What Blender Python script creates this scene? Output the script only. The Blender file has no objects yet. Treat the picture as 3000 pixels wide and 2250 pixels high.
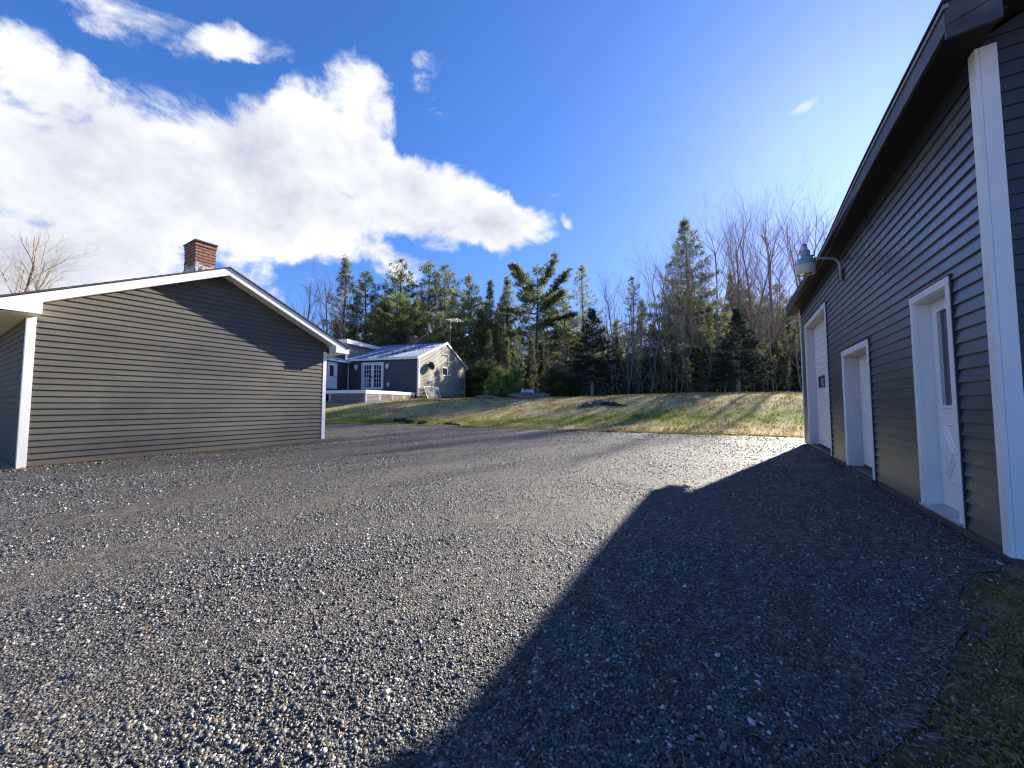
import bpy, math, random
import numpy as np
from mathutils import Vector, Matrix

SC = bpy.context.scene
COL = SC.collection
RS = np.random.RandomState

# ------------------------------------------------------------------ tagging / linking
def tag(o, label=None, cat=None, group=None, kind=None):
    if label: o['label'] = label
    if cat: o['category'] = cat
    if group: o['group'] = group
    if kind: o['kind'] = kind
    return o

def empty(name, loc, rz=0.0):
    o = bpy.data.objects.new(name, None)
    o.empty_display_size = 0.3
    COL.objects.link(o)
    o.location = loc
    o.rotation_euler = (0, 0, rz)
    return o

class MB:
    """collects boxes, quads and tubes into one mesh"""
    def __init__(s): s.v = []; s.f = []
    def face(s, pts):
        b = len(s.v); s.v += [tuple(p) for p in pts]; s.f.append(tuple(range(b, b+len(pts))))
    def box(s, x0, x1, y0, y1, z0, z1):
        b = len(s.v)
        s.v += [(x0,y0,z0),(x1,y0,z0),(x1,y1,z0),(x0,y1,z0),(x0,y0,z1),(x1,y0,z1),(x1,y1,z1),(x0,y1,z1)]
        for q in ((0,3,2,1),(4,5,6,7),(0,1,5,4),(1,2,6,5),(2,3,7,6),(3,0,4,7)): s.f.append(tuple(b+i for i in q))
    def prism(s, poly, d):
        """extrude polygon (list of 3d points) by vector d"""
        b = len(s.v); n = len(poly); d = Vector(d)
        s.v += [tuple(p) for p in poly] + [tuple(Vector(p)+d) for p in poly]
        s.f.append(tuple(b+i for i in reversed(range(n)))); s.f.append(tuple(b+n+i for i in range(n)))
        for i in range(n):
            j = (i+1) % n; s.f.append((b+i, b+j, b+n+j, b+n+i))
    def tube(s, pts, rad, n=8, cap=True):
        pts = [Vector(p) for p in pts]; b = len(s.v); m = len(pts)
        if not isinstance(rad, (list, tuple)): rad = [rad]*m
        ref = None
        for i, p in enumerate(pts):
            t = (pts[min(i+1, m-1)]-pts[max(i-1, 0)]).normalized()
            if ref is None: ref = t.orthogonal().normalized()
            ref = (ref - t*ref.dot(t)); ref = ref.normalized() if ref.length > 1e-6 else t.orthogonal().normalized()
            w = t.cross(ref)
            for k in range(n):
                a = 2*math.pi*k/n
                s.v.append(tuple(p+(ref*math.cos(a)+w*math.sin(a))*rad[i]))
        for i in range(m-1):
            for k in range(n):
                k2 = (k+1) % n
                s.f.append((b+i*n+k, b+i*n+k2, b+(i+1)*n+k2, b+(i+1)*n+k))
        if cap:
            s.f.append(tuple(b+k for k in reversed(range(n)))); s.f.append(tuple(b+(m-1)*n+k for k in range(n)))
    def lathe(s, prof, n=20, c=(0,0,0)):
        b = len(s.v); m = len(prof)
        for r, z in prof:
            for k in range(n):
                a = 2*math.pi*k/n; s.v.append((c[0]+r*math.cos(a), c[1]+r*math.sin(a), c[2]+z))
        for i in range(m-1):
            for k in range(n):
                k2 = (k+1) % n; s.f.append((b+i*n+k, b+i*n+k2, b+(i+1)*n+k2, b+(i+1)*n+k))
    def build(s, name, mat, parent=None, bevel=0, smooth=False, mw=None):
        me = bpy.data.meshes.new(name); me.from_pydata(s.v, [], s.f); me.update()
        if smooth:
            me.polygons.foreach_set('use_smooth', [True]*len(me.polygons))
        o = bpy.data.objects.new(name, me); COL.objects.link(o)
        me.materials.append(mat)
        if parent: o.parent = parent
        if mw is not None: o.matrix_local = mw
        if bevel:
            m = o.modifiers.new('bevel', 'BEVEL'); m.width = bevel; m.segments = 2; m.limit_method = 'ANGLE'
        return o

def np_mesh(name, verts, faces, mat, parent=None, tint=None, smooth=False):
    """faces: (n,k) int array"""
    me = bpy.data.meshes.new(name)
    n, k = faces.shape
    me.vertices.add(len(verts)); me.vertices.foreach_set('co', np.ascontiguousarray(verts, dtype=np.float32).ravel())
    me.loops.add(n*k); me.loops.foreach_set('vertex_index', np.ascontiguousarray(faces, dtype=np.int32).ravel())
    me.polygons.add(n)
    me.polygons.foreach_set('loop_start', np.arange(0, n*k, k, dtype=np.int32))
    me.polygons.foreach_set('loop_total', np.full(n, k, dtype=np.int32))
    if smooth: me.polygons.foreach_set('use_smooth', np.ones(n, dtype=bool))
    me.update(calc_edges=True)
    if tint is not None:
        for nm, arr in tint.items():
            a = me.attributes.new(nm, 'FLOAT', 'POINT'); a.data.foreach_set('value', np.asarray(arr, dtype=np.float32))
    me.materials.append(mat)
    o = bpy.data.objects.new(name, me); COL.objects.link(o)
    if parent: o.parent = parent
    return o

# ------------------------------------------------------------------ material helpers
class NT:
    def __init__(s, tree):
        s.t = tree; s.n = tree.nodes; s.l = tree.links
    def node(s, typ, **kw):
        n = s.n.new(typ)
        for k, v in kw.items(): setattr(n, k, v)
        return n
    def set(s, sock, v):
        if isinstance(v, bpy.types.NodeSocket): s.l.new(v, sock)
        elif v is not None: sock.default_value = v
    def math(s, op, a, b=None, c=None, clamp=False):
        n = s.node('ShaderNodeMath', operation=op, use_clamp=clamp)
        s.set(n.inputs[0], a)
        if b is not None: s.set(n.inputs[1], b)
        if c is not None: s.set(n.inputs[2], c)
        return n.outputs[0]
    def dot(s, v, w):
        n = s.node('ShaderNodeVectorMath', operation='DOT_PRODUCT'); s.set(n.inputs[0], v); s.set(n.inputs[1], w); return n.outputs['Value']
    def vadd(s, v, w, op='ADD'):
        n = s.node('ShaderNodeVectorMath', operation=op); s.set(n.inputs[0], v); s.set(n.inputs[1], w); return n.outputs['Vector']
    def noise(s, vec, scale, detail=4, rough=.55, dist=0, dim='3D'):
        n = s.node('ShaderNodeTexNoise', noise_dimensions=dim)
        if vec is not None: s.l.new(vec, n.inputs['Vector'])
        n.inputs['Scale'].default_value = scale; n.inputs['Detail'].default_value = detail
        n.inputs['Roughness'].default_value = rough; n.inputs['Distortion'].default_value = dist
        return n.outputs['Fac'], n.outputs['Color']
    def maprange(s, v, a, b, c=0., d=1., smooth=False):
        n = s.node('ShaderNodeMapRange'); n.interpolation_type = 'SMOOTHSTEP' if smooth else 'LINEAR'
        s.set(n.inputs['Value'], v); s.set(n.inputs['From Min'], a); s.set(n.inputs['From Max'], b); s.set(n.inputs['To Min'], c); s.set(n.inputs['To Max'], d)
        return n.outputs['Result']
    def mix(s, f, a, b, mode='MIX'):
        n = s.node('ShaderNodeMix', data_type='RGBA', blend_type=mode)
        s.set(n.inputs[0], f)
        for i, v in ((6, a), (7, b)):
            if isinstance(v, tuple) and len(v) == 3: v = (*v, 1)
            s.set(n.inputs[i], v)
        return n.outputs[2]
    def ramp(s, f, stops, interp='LINEAR'):
        n = s.node('ShaderNodeValToRGB'); cr = n.color_ramp; cr.interpolation = interp
        while len(cr.elements) > 1: cr.elements.remove(cr.elements[-1])
        for i, (p, c) in enumerate(stops):
            e = cr.elements[0] if i == 0 else cr.elements.new(p)
            e.position = p; e.color = (*c, 1) if len(c) == 3 else c
        s.set(n.inputs[0], f); return n.outputs['Color']
    def map(s, vec, scale=(1,1,1), rot=(0,0,0), loc=(0,0,0)):
        n = s.node('ShaderNodeMapping'); s.l.new(vec, n.inputs[0])
        n.inputs['Scale'].default_value = scale; n.inputs['Rotation'].default_value = rot; n.inputs['Location'].default_value = loc
        return n.outputs[0]
    def obj(s): return s.node('ShaderNodeTexCoord').outputs['Object']
    def pos(s): return s.node('ShaderNodeNewGeometry').outputs['Position']
    def attr(s, name):
        return s.node('ShaderNodeAttribute', attribute_name=name).outputs['Fac']
    def bump(s, h, strength=.3, dist=.01, normal=None):
        n = s.node('ShaderNodeBump'); s.set(n.inputs['Height'], h)
        n.inputs['Strength'].default_value = strength; n.inputs['Distance'].default_value = dist
        if normal is not None: s.l.new(normal, n.inputs['Normal'])
        return n.outputs[0]

def new_mat(name):
    m = bpy.data.materials.new(name); m.use_nodes = True
    t = NT(m.node_tree); b = t.n['Principled BSDF']
    return m, t, b

def M(name, col, rough=.6, var=.12, scale=6., bump=0., bscale=60., metal=0., spec=.5, dirt=None, dirt_amt=0., stretch=(1,1,1)):
    """general procedural material: base colour with mottling, optional dirt patches and fine bump"""
    m, t, b = new_mat(name)
    v = t.map(t.obj(), scale=stretch)
    f, _ = t.noise(v, scale, 6, .6)
    k = t.maprange(f, .25, .75, 1-var, 1+var)
    c = t.mix(1., col, t.node('ShaderNodeCombineColor').outputs[0], 'MULTIPLY') if False else None
    lo = tuple(max(0, x*(1-var)) for x in col); hi = tuple(min(1, x*(1+var)) for x in col)
    c = t.mix(t.maprange(f, .3, .7), lo, hi)
    if dirt:
        g, _ = t.noise(v, scale*.45, 8, .65)
        c = t.mix(t.maprange(g, .5, .75, 0, dirt_amt), c, dirt)
    t.set(b.inputs['Base Color'], c)
    b.inputs['Roughness'].default_value = rough; b.inputs['Metallic'].default_value = metal
    b.inputs['Specular IOR Level'].default_value = spec
    if bump:
        h, _ = t.noise(v, bscale, 3, .6)
        t.l.new(t.bump(h, bump, .004), b.inputs['Normal'])
    return m

def siding_mat(name, col, axis, var=.16, rough=.5, spec=.5, phase=0., wave=.12):
    """vinyl lap siding: slight colour change from panel to panel, grain along the board"""
    m, t, b = new_mat(name)
    o = t.obj()
    sep = t.node('ShaderNodeSeparateXYZ'); t.l.new(o, sep.inputs[0])
    cmb = t.node('ShaderNodeCombineXYZ')
    t.l.new(sep.outputs[axis], cmb.inputs[0]); t.l.new(sep.outputs[2], cmb.inputs[1])
    p = cmb.outputs[0]
    br = t.node('ShaderNodeTexBrick'); t.l.new(t.map(p, loc=(phase, 0, 0)), br.inputs['Vector'])
    br.inputs['Scale'].default_value = 1.; br.inputs['Brick Width'].default_value = 3.1; br.inputs['Row Height'].default_value = .24
    br.inputs['Mortar Size'].default_value = 0.004; br.inputs['Mortar Smooth'].default_value = .6; br.offset = .37
    lo = tuple(c*(1-var) for c in col); hi = tuple(c*(1+var) for c in col)
    br.inputs['Color1'].default_value = (*lo, 1); br.inputs['Color2'].default_value = (*hi, 1)
    br.inputs['Mortar'].default_value = (*[c*.7 for c in col], 1)
    g, _ = t.noise(t.map(p, scale=(3, 60, 1)), 4, 5, .6)
    w, _ = t.noise(p, 1.1, 6, .65)
    c = t.mix(t.maprange(g, .3, .7, 0, .35), br.outputs['Color'], tuple(c*.72 for c in col))
    c = t.mix(t.maprange(w, .45, .8, 0, .3), c, tuple(x*1.5+.01 for x in col))
    sp = t.math('ADD', sep.outputs[2], t.math('MULTIPLY', t.math('SUBTRACT', t.noise(p, 2.3, 6, .7)[0], .5), .9))   # mud splashed on the lowest boards
    c = t.mix(t.maprange(sp, .42, .02, 0, .32), c, (.15, .125, .095))
    t.l.new(c, b.inputs['Base Color'])
    t.set(b.inputs['Roughness'], t.maprange(w, .3, .7, rough-.04, rough+.08))
    b.inputs['Specular IOR Level'].default_value = spec
    wv, _ = t.noise(t.map(p, scale=(.7, 3, 1)), 1.2, 2, .5)
    n1 = t.bump(g, .12, .004)
    t.l.new(t.bump(wv, wave, .02, n1), b.inputs['Normal'])
    return m

def brick_mat(name, z_patch=None):
    m, t, b = new_mat(name)
    o = t.obj()
    sep = t.node('ShaderNodeSeparateXYZ'); t.l.new(o, sep.inputs[0])
    s = t.math('ADD', sep.outputs[0], sep.outputs[1])
    cmb = t.node('ShaderNodeCombineXYZ'); t.l.new(s, cmb.inputs[0]); t.l.new(sep.outputs[2], cmb.inputs[1])
    nz, _ = t.noise(o, 9, 4)
    br = t.node('ShaderNodeTexBrick'); t.l.new(cmb.outputs[0], br.inputs['Vector'])
    br.inputs['Scale'].default_value = 1; br.inputs['Brick Width'].default_value = .23; br.inputs['Row Height'].default_value = .088
    br.inputs['Mortar Size'].default_value = .012; br.inputs['Mortar Smooth'].default_value = .2; br.inputs['Bias'].default_value = -.1
    br.inputs['Color1'].default_value = (.36, .15, .085, 1); br.inputs['Color2'].default_value = (.24, .13, .08, 1); br.inputs['Mortar'].default_value = (.07, .055, .045, 1)
    c = t.mix(t.maprange(nz, .5, .7, 0, .6), br.outputs['Color'], (.11, .085, .05))
    if z_patch is not None:   # pale mortar wash smeared over the lowest courses
        e = t.math('ADD', sep.outputs[2], t.math('MULTIPLY', t.math('SUBTRACT', nz, .5), .55))
        c = t.mix(t.maprange(e, z_patch+.03, z_patch-.03), c, t.ramp(t.noise(o, 14, 5)[0], [(.35, (.12, .11, .10)), (.5, (.5, .49, .46)), (.7, (.75, .74, .7))]))
    t.l.new(c, b.inputs['Base Color']); b.inputs['Roughness'].default_value = .9
    h = t.math('ADD', t.math('MULTIPLY', br.outputs['Fac'], -1.), t.math('MULTIPLY', nz, .5))
    t.l.new(t.bump(h, .9, .015), b.inputs['Normal'])
    return m

# ------------------------------------------------------------------ terrain
EX = [-80, -30, -22, -16.7, -12.6, -7.9, -4.0, -.6, 1.9, 8, 40]
EY = [9.5, 8.9, 9.5, 10.5, 11.9, 13.1, 14.15, 15.15, 15.86, 17.0, 22]
def edge_y(x): return np.interp(x, EX, EY)
def sstep(t): t = np.clip(t, 0, 1); return t*t*(3-2*t)
def terrain(x, y):
    x = np.asarray(x, float); y = np.asarray(y, float)
    d = -.518*x + .855*y
    sp = lambda q, w: w*np.log1p(np.exp(np.clip(q/w, -40, 40)))
    z = .047*sp(d-11, .7) - .027*sp(d-31, 2.) - .02*sp(d-75, 6.)
    e = y - edge_y(x)
    A = np.interp(x, [-30, -20, -10, -4, 1], [.72, .78, .95, 1.2, 1.3])
    e0 = np.interp(x, [-20, -10, 0], [.2, .6, 1.6]); w = np.interp(x, [-20, -10, 0], [6.8, 10., 9.])
    z = z + A*sstep((e-e0)/w)
    z = z - .10*np.exp(-((e-.9)/.6)**2)*(x > -17)        # shallow ditch beside the gravel
    z = z + np.clip(e-20, 0, 30)*.03*sstep((x+14)/6)
    # gentle unevenness on the lawn only
    k = sstep((e-.3)/2.)
    z = z + k*(.03*np.sin(x*.9+1.3)*np.sin(y*.7+.4) + .015*np.sin(x*2.1+y*.8) + .012*np.sin(x*3.7-y*2.9))
    return z
def T(x, y): return float(terrain(x, y))

# region masks for real ground cover (green strip, straw lawn, leaf litter, gravel apron)
def cover(x, y):
    e = y - edge_y(x); d = -.518*x + .855*y; l = .855*x+.518*y
    n = np.sin(x*1.7+.6*np.sin(y*1.3))*.5+np.sin(y*1.9+x*.7)*.5
    c = np.interp(x, [-17, -10, -6, -2, 3], [1.0, 2.0, 3.4, 4.6, 5.0])
    green = np.exp(-((e-c+.3*n)/np.interp(x, [-17, -8, 0], [.5, 1.0, 1.3]))**2)
    green = green + .55*np.exp(-((e-2.2+.4*n)/1.6)**2)*sstep((-x-14)/4)
    tl = np.interp(l/np.maximum(d, 1)*1083+1500, [900, 1350, 1650, 1900, 2050, 2400], [40, 36, 37, 35, 28.5, 27.5])
    litter = sstep((d-tl+.8*n)/2.5)
    litter = np.maximum(litter, .62*sstep((5.2-y)/1.)*sstep((x+1.2)/.8)*(x < 30))
    apron = np.exp(-(((x+22.5)/3.2)**2+((y-16.2)/1.6)**2)**1.5)
    return green, litter, apron

def ground_mesh():
    def axis(lo, hi, fine0, fine1, step):
        c = list(np.arange(fine0, fine1+1e-6, step)); s = step
        while c[-1] < hi: s *= 1.25; c.append(c[-1]+s)
        s = step
        while c[0] > lo: s *= 1.25; c.insert(0, c[0]-s)
        return np.array(c)
    xs = axis(-900, 900, -45, 16, .4); ys = axis(-900, 1200, -4, 60, .4)
    X, Y = np.meshgrid(xs, ys); Z = terrain(X, Y)
    V = np.stack([X, Y, Z], -1).reshape(-1, 3)
    nx, ny = len(xs), len(ys)
    i = np.arange(ny-1)[:, None]*nx+np.arange(nx-1)[None, :]
    F = np.stack([i, i+1, i+nx+1, i+nx], -1).reshape(-1, 4)
    g, l, a = cover(V[:, 0], V[:, 1])
    return V, F, dict(green=g, litter=l, apron=a)

def ground_mat():
    m, t, b = new_mat('lawn ground')
    p = t.pos()
    n1 = t.noise(p, .7, 6, .6)[0]; n2 = t.noise(p, 5, 7, .68)[0]; n3 = t.noise(p, 26, 6, .75)[0]; n4 = t.noise(p, 2.1, 5, .6)[0]
    straw = t.ramp(n3, [(.28, (.07, .05, .025)), (.36, (.30, .21, .085)), (.50, (.52, .38, .17)), (.70, (.66, .52, .28))])
    grn = t.ramp(n3, [(.25, (.035, .05, .008)), (.5, (.17, .20, .018)), (.75, (.34, .34, .04))])
    soil = t.ramp(n3, [(.3, (.022, .016, .010)), (.6, (.09, .062, .038)), (.8, (.16, .12, .08))])
    leaf = t.ramp(t.noise(p, 14, 5, .8)[0], [(.3, (.02, .012, .006)), (.47, (.10, .05, .022)), (.6, (.22, .11, .045)), (.8, (.30, .19, .10))])
    grav = t.ramp(t.noise(p, 22, 5, .9)[0], [(.3, (.05, .05, .055)), (.5, (.15, .15, .16)), (.7, (.36, .36, .37))])
    gm = t.math('ADD', t.math('MULTIPLY', t.attr('green'), 1.1), t.maprange(n1, .42, .66, 0, .55))
    gm = t.math('MULTIPLY', gm, t.maprange(n2, .3, .55, .35, 1.))
    c = t.mix(t.math('MULTIPLY', gm, .95, clamp=True), straw, grn)
    c = t.mix(t.math('MULTIPLY', t.maprange(n4, .55, .75), t.maprange(n2, .45, .65, .0, .65)), c, soil)
    c = t.mix(t.maprange(t.math('ADD', t.attr('apron'), t.math('MULTIPLY', t.math('SUBTRACT', n2, .5), .8)), .45, .6), c, grav)
    c = t.mix(t.maprange(t.math('ADD', t.attr('litter'), t.math('MULTIPLY', t.math('SUBTRACT', n2, .5), .6)), .35, .65), c, leaf)
    t.l.new(c, b.inputs['Base Color']); b.inputs['Roughness'].default_value = .95; b.inputs['Specular IOR Level'].default_value = .15
    h = t.math('ADD', t.math('MULTIPLY', n3, .5), n2)
    t.l.new(t.bump(h, .5, .04), b.inputs['Normal'])
    return m

V, F, at = ground_mesh()
go = np_mesh('ground', V, F, ground_mat(), tint=at, smooth=True)
tag(go, kind='structure')

# ------------------------------------------------------------------ driveway
def lo_y(x):
    a = np.interp(x, [-11.4, -10.6, -9.6, .1, .3, .35, .66, .99, 1.06, 1.3, 1.8], [.95, .9, -.5, -.5, 1.69, 1.76, 2.18, 2.97, 3.24, 3.83, 4.5])
    far = np.where(x < -11.4, 6.6, np.where(x < -9.6, a, np.where(x < .05, -14., a)))
    return far
TR1 = [(-3.6, -6), (-4.1, 0), (-4.3, 2), (-4.5, 3.5), (-5.3, 6), (-7.4, 8.6), (-11, 10.0), (-18, 9.0), (-30, 7.5)]
TR2 = [(-5.8, -6), (-5.8, 0), (-5.8, 1.5), (-6.7, 3.1), (-8.4, 5.4), (-10.4, 8.2), (-14, 8.9), (-30, 6.4)]
TR3 = [(-1.6, -6), (-1.9, 0), (-2.2, 3), (-3.0, 6), (-5.0, 9.6), (-9, 11.2), (-16, 9.9), (-30, 8.2)]
def dist_line(px, py, L):
    d = np.full(px.shape, 1e9)
    for (ax, ay), (bx, by) in zip(L[:-1], L[1:]):
        vx, vy = bx-ax, by-ay; t = np.clip(((px-ax)*vx+(py-ay)*vy)/(vx*vx+vy*vy), 0, 1)
        d = np.minimum(d, np.hypot(px-ax-t*vx, py-ay-t*vy))
    return d
def track(x, y):
    wob = .12*np.sin(x*1.3+y*.9)+.08*np.sin(y*2.3-x)
    k = np.exp(-((dist_line(x, y, TR1)+wob)/.36)**2)+np.exp(-((dist_line(x, y, TR2)+wob)/.42)**2)*.9+.35*np.exp(-((dist_line(x, y, TR3)-wob)/.5)**2)
    return k

def drive_mesh():
    xs = np.unique(np.concatenate([np.arange(-34, 1.76, .14), [-11.4, .05, .3, 1.73]]))
    ts = np.linspace(0, 1, 150); rs = RS(5)
    lo = lo_y(xs); hi = edge_y(xs) + .10*np.sin(xs*1.7)+.06*np.sin(xs*4.1+1)+.05*rs.randn(len(xs))
    lo = lo + (.05*rs.randn(len(xs)))*.6*(lo > -10)*(xs > .2)
    X = np.repeat(xs[:, None], len(ts), 1); Y = lo[:, None]+(hi-lo)[:, None]*ts[None, :]
    Z = terrain(X, Y)+.014
    V = np.stack([X, Y, Z], -1).reshape(-1, 3); ny = len(ts)
    i = np.arange(len(xs)-1)[:, None]*ny+np.arange(ny-1)[None, :]
    Fc = np.stack([i, i+ny, i+ny+1, i+1], -1).reshape(-1, 4)
    return V, Fc, dict(track=track(V[:, 0], V[:, 1])+1.1*np.exp(-((V[:, 0]+11.45)/.32)**2)*(V[:, 1] < 7.5))

def gravel_mat(name, base=True):
    m, t, b = new_mat(name)
    p = t.pos()
    tr = t.attr('track')
    wl = t.noise(p, .8, 5, .6)[0]; wm = t.noise(t.map(p, scale=(1, .55, 1)), 5, 6, .7)[0]; wf = t.noise(p, 34, 4, .8)[0]
    vo = t.node('ShaderNodeTexVoronoi', feature='F1'); t.l.new(t.vadd(p, t.vadd(t.noise(p, 40, 2)[1], (.02, .02, .02), 'MULTIPLY')), vo.inputs['Vector'])
    vo.inputs['Scale'].default_value = 84; vo.inputs['Randomness'].default_value = 1
    sep = t.node('ShaderNodeSeparateColor'); t.l.new(vo.outputs['Color'], sep.inputs[0])
    stone = t.ramp(sep.outputs[0], [(0, (.010, .010, .010)), (.35, (.026, .025, .025)), (.62, (.070, .067, .062)), (.82, (.16, .15, .135)), (.93, (.30, .25, .18)), (1, (.55, .53, .48))])
    rust = t.math('GREATER_THAN', sep.outputs[1], .93)
    stone = t.mix(t.math('MULTIPLY', rust, .8), stone, (.22, .11, .05))
    dust = t.ramp(wf, [(.3, (.040, .031, .021)), (.55, (.098, .078, .053)), (.8, (.18, .15, .108))])
    tm = t.math('ADD', t.math('MULTIPLY', tr, 1.05), t.maprange(wl, .4, .75, -.15, .35))
    tm = t.math('ADD', tm, t.maprange(wm, .35, .65, -.2, .2))
    c = t.mix(t.math('MULTIPLY', tm, .9, clamp=True), stone, dust)
    c = t.mix(t.maprange(wm, .38, .55, .55, 0), c, (.022, .022, .023))
    wg = t.noise(p, 13, 3, .8)[0]; c = t.mix(t.maprange(wg, .5, .66, 0, .6), c, (.21, .195, .17)); c = t.mix(t.maprange(wg, .48, .34, 0, .6), c, (.02, .02, .02))
    t.l.new(c, b.inputs['Base Color'])
    t.set(b.inputs['Roughness'], t.maprange(sep.outputs[2], 0, 1, .38, .85))
    b.inputs['Specular IOR Level'].default_value = .5
    h = t.math('SUBTRACT', t.math('MULTIPLY', sep.outputs[1], .7), vo.outputs['Distance'])
    h = t.math('MULTIPLY', h, t.maprange(tm, 0, 1.2, 1., .35))
    n1 = t.bump(h, 1., .02)
    t.l.new(t.bump(wm, .6, .05, n1), b.inputs['Normal'])
    return m

V, F, at = drive_mesh()
dv = np_mesh('driveway', V, F, gravel_mat('crushed slate'), tint=at, smooth=True)
tag(dv, kind='structure')

def stone_mat():
    m, t, b = new_mat('slate chips')
    a = t.attr('tint')
    c = t.ramp(a, [(0, (.012, .012, .012)), (.35, (.032, .031, .031)), (.6, (.068, .066, .063)), (.78, (.14, .135, .128)), (.86, (.20, .165, .12)), (.885, (.24, .12, .05)), (.91, (.27, .255, .225)), (1, (.62, .60, .56))])
    f = t.noise(t.pos(), 160, 3)[0]
    c = t.mix(t.maprange(f, .3, .7, 0, .4), c, (.07, .068, .064))
    t.l.new(c, b.inputs['Base Color'])
    t.set(b.inputs['Roughness'], t.maprange(a, 0, 1, .42, .6))
    b.inputs['Specular IOR Level'].default_value = .55
    return m

def scatter_stones():
    r = RS(11)
    P = []
    for d0, d1, dens in ((.6, 2.2, 9500), (2.2, 3.6, 5000), (3.6, 6., 2300), (6., 9, 850), (9, 15, 320), (15, 22, 160)):
        # annular sector around where the photographer stands, wide enough for a step aside
        a0, a1 = math.radians(-66-31.2), math.radians(66-31.2)
        n = int(.5*(a1-a0)*(d1*d1-d0*d0)*dens)
        R = np.sqrt(r.uniform(d0*d0, d1*d1, n)); A = r.uniform(a0, a1, n)
        x, y = R*np.sin(A), R*np.cos(A)
        sz = r.lognormal(math.log(.0048), .45, n)*np.interp(R, [0, 4, 9, 15], [1, 1.25, 2.2, 3.4])
        P.append(np.stack([x, y, sz], 1))
    P = np.concatenate(P)
    x, y, sz = P.T
    ok = (y > lo_y(x)+.02+.7*(r.rand(len(x))**2-.55)*(x > .05)) & (y < edge_y(x)+.12*r.randn(len(x))) & (x < 1.70) & ~((x < -11.35) & (y < 7.4)) & ~((x < -11.2) & (y < .9))
    ok &= r.rand(len(x)) > .82*np.clip(track(x, y), 0, 1)
    cl = .5+.5*np.sin(x*2.2+1.5*np.sin(y*1.1))*np.sin(y*1.7+np.sin(x*.8)*2)
    ok &= r.rand(len(x)) < .55+.45*cl
    x, y, sz = x[ok], y[ok], sz[ok]*(.8+.45*cl[ok]); n = len(x)
    sz = np.minimum(sz, .0155*np.interp(np.hypot(x, y), [0, 5, 15], [1, 1.1, 2.]))
    k = 5
    ang = (np.arange(k)/k*2*np.pi)[None, :]+r.uniform(0, 6.28, n)[:, None]+r.uniform(-.35, .35, (n, k))
    rad = sz[:, None]*r.uniform(.65, 1.25, (n, k)); asp = r.uniform(.45, .95, n)[:, None]
    cx, cy = rad*np.cos(ang), rad*np.sin(ang)*asp
    th = sz*r.uniform(.12, .38, n)
    tilt = r.normal(0, .32, (n, 2)); rot = r.uniform(0, 6.28, n)
    c, s = np.cos(rot)[:, None], np.sin(rot)[:, None]
    top = np.stack([cx*.82, cy*.82, np.repeat(th[:, None], k, 1)], -1); bot = np.stack([cx, cy, np.repeat(-th[:, None]*.6, k, 1)], -1)
    L = np.concatenate([top, bot], 1)
    L[..., 2] += L[..., 0]*tilt[:, :1]+L[..., 1]*tilt[:, 1:]
    X = L[..., 0]*c-L[..., 1]*s+x[:, None]; Y = L[..., 0]*s+L[..., 1]*c+y[:, None]
    Z = L[..., 2]+(terrain(x, y)+.014+th*.55+sz*.12*np.abs(tilt).sum(1))[:, None]
    V = np.stack([X, Y, Z], -1).reshape(-1, 3)
    b = np.arange(n)[:, None]*10
    tris = [(0, 1, 2), (0, 2, 3), (0, 3, 4)]
    for i in range(5):
        j = (i+1) % 5; tris += [(i, 5+i, 5+j), (i, 5+j, j)]
    Fc = (b[:, :, None]+np.array(tris)[None]).reshape(-1, 3)
    tint = np.repeat(np.clip(np.where(r.rand(n) < .37, r.uniform(.55, 1, n), r.beta(1.2, 3.0, n)), 0, 1), 10)
    o = np_mesh('gravel', V, Fc, stone_mat(), tint=dict(tint=tint))
    tag(o, 'loose dark slate chips covering the driveway', 'gravel', kind='stuff')
    return n
NST = scatter_stones()

# ------------------------------------------------------------------ grass, leaves and straw
def blade_mat(name, stops, trans=.35):
    m, t, b = new_mat(name)
    c = t.ramp(t.attr('tint'), stops)
    t.l.new(c, b.inputs['Base Color']); b.inputs['Roughness'].default_value = .7; b.inputs['Specular IOR Level'].default_value = .25
    tr = t.node('ShaderNodeBsdfTranslucent'); t.l.new(c, tr.inputs['Color'])
    mx = t.node('ShaderNodeMixShader'); mx.inputs[0].default_value = trans
    t.l.new(b.outputs[0], mx.inputs[1]); t.l.new(tr.outputs[0], mx.inputs[2]); t.l.new(mx.outputs[0], t.n['Material Output'].inputs['Surface'])
    return m
GRASS = blade_mat('grass blades', [(0, (.07, .045, .02)), (.3, (.27, .19, .075)), (.55, (.60, .43, .19)), (.62, (.28, .28, .03)), (.85, (.12, .18, .014)), (1, (.27, .31, .03))])

def blades(x, y, z, hgt, wid, tint, lean, r):
    n = len(x); a = r.uniform(0, 6.28, n); b = r.uniform(0, 6.28, n)
    wx, wy = np.cos(a)*wid/2, np.sin(a)*wid/2; lx, ly = np.cos(b)*lean*hgt, np.sin(b)*lean*hgt
    V = np.empty((n, 4, 3))
    V[:, 0] = np.stack([x-wx, y-wy, z-.01], -1); V[:, 1] = np.stack([x+wx, y+wy, z-.01], -1)
    V[:, 2] = np.stack([x+wx*.7+lx*.45, y+wy*.7+ly*.45, z+hgt*.62], -1); V[:, 3] = np.stack([x+lx, y+ly, z+hgt*np.sqrt(np.clip(1-lean**2*.6, .1, 1))], -1)
    Fc = (np.arange(n)[:, None, None]*4+np.array([[0, 1, 2], [0, 2, 3]])[None]).reshape(-1, 3)
    return V.reshape(-1, 3), Fc, np.repeat(tint, 4)

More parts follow.
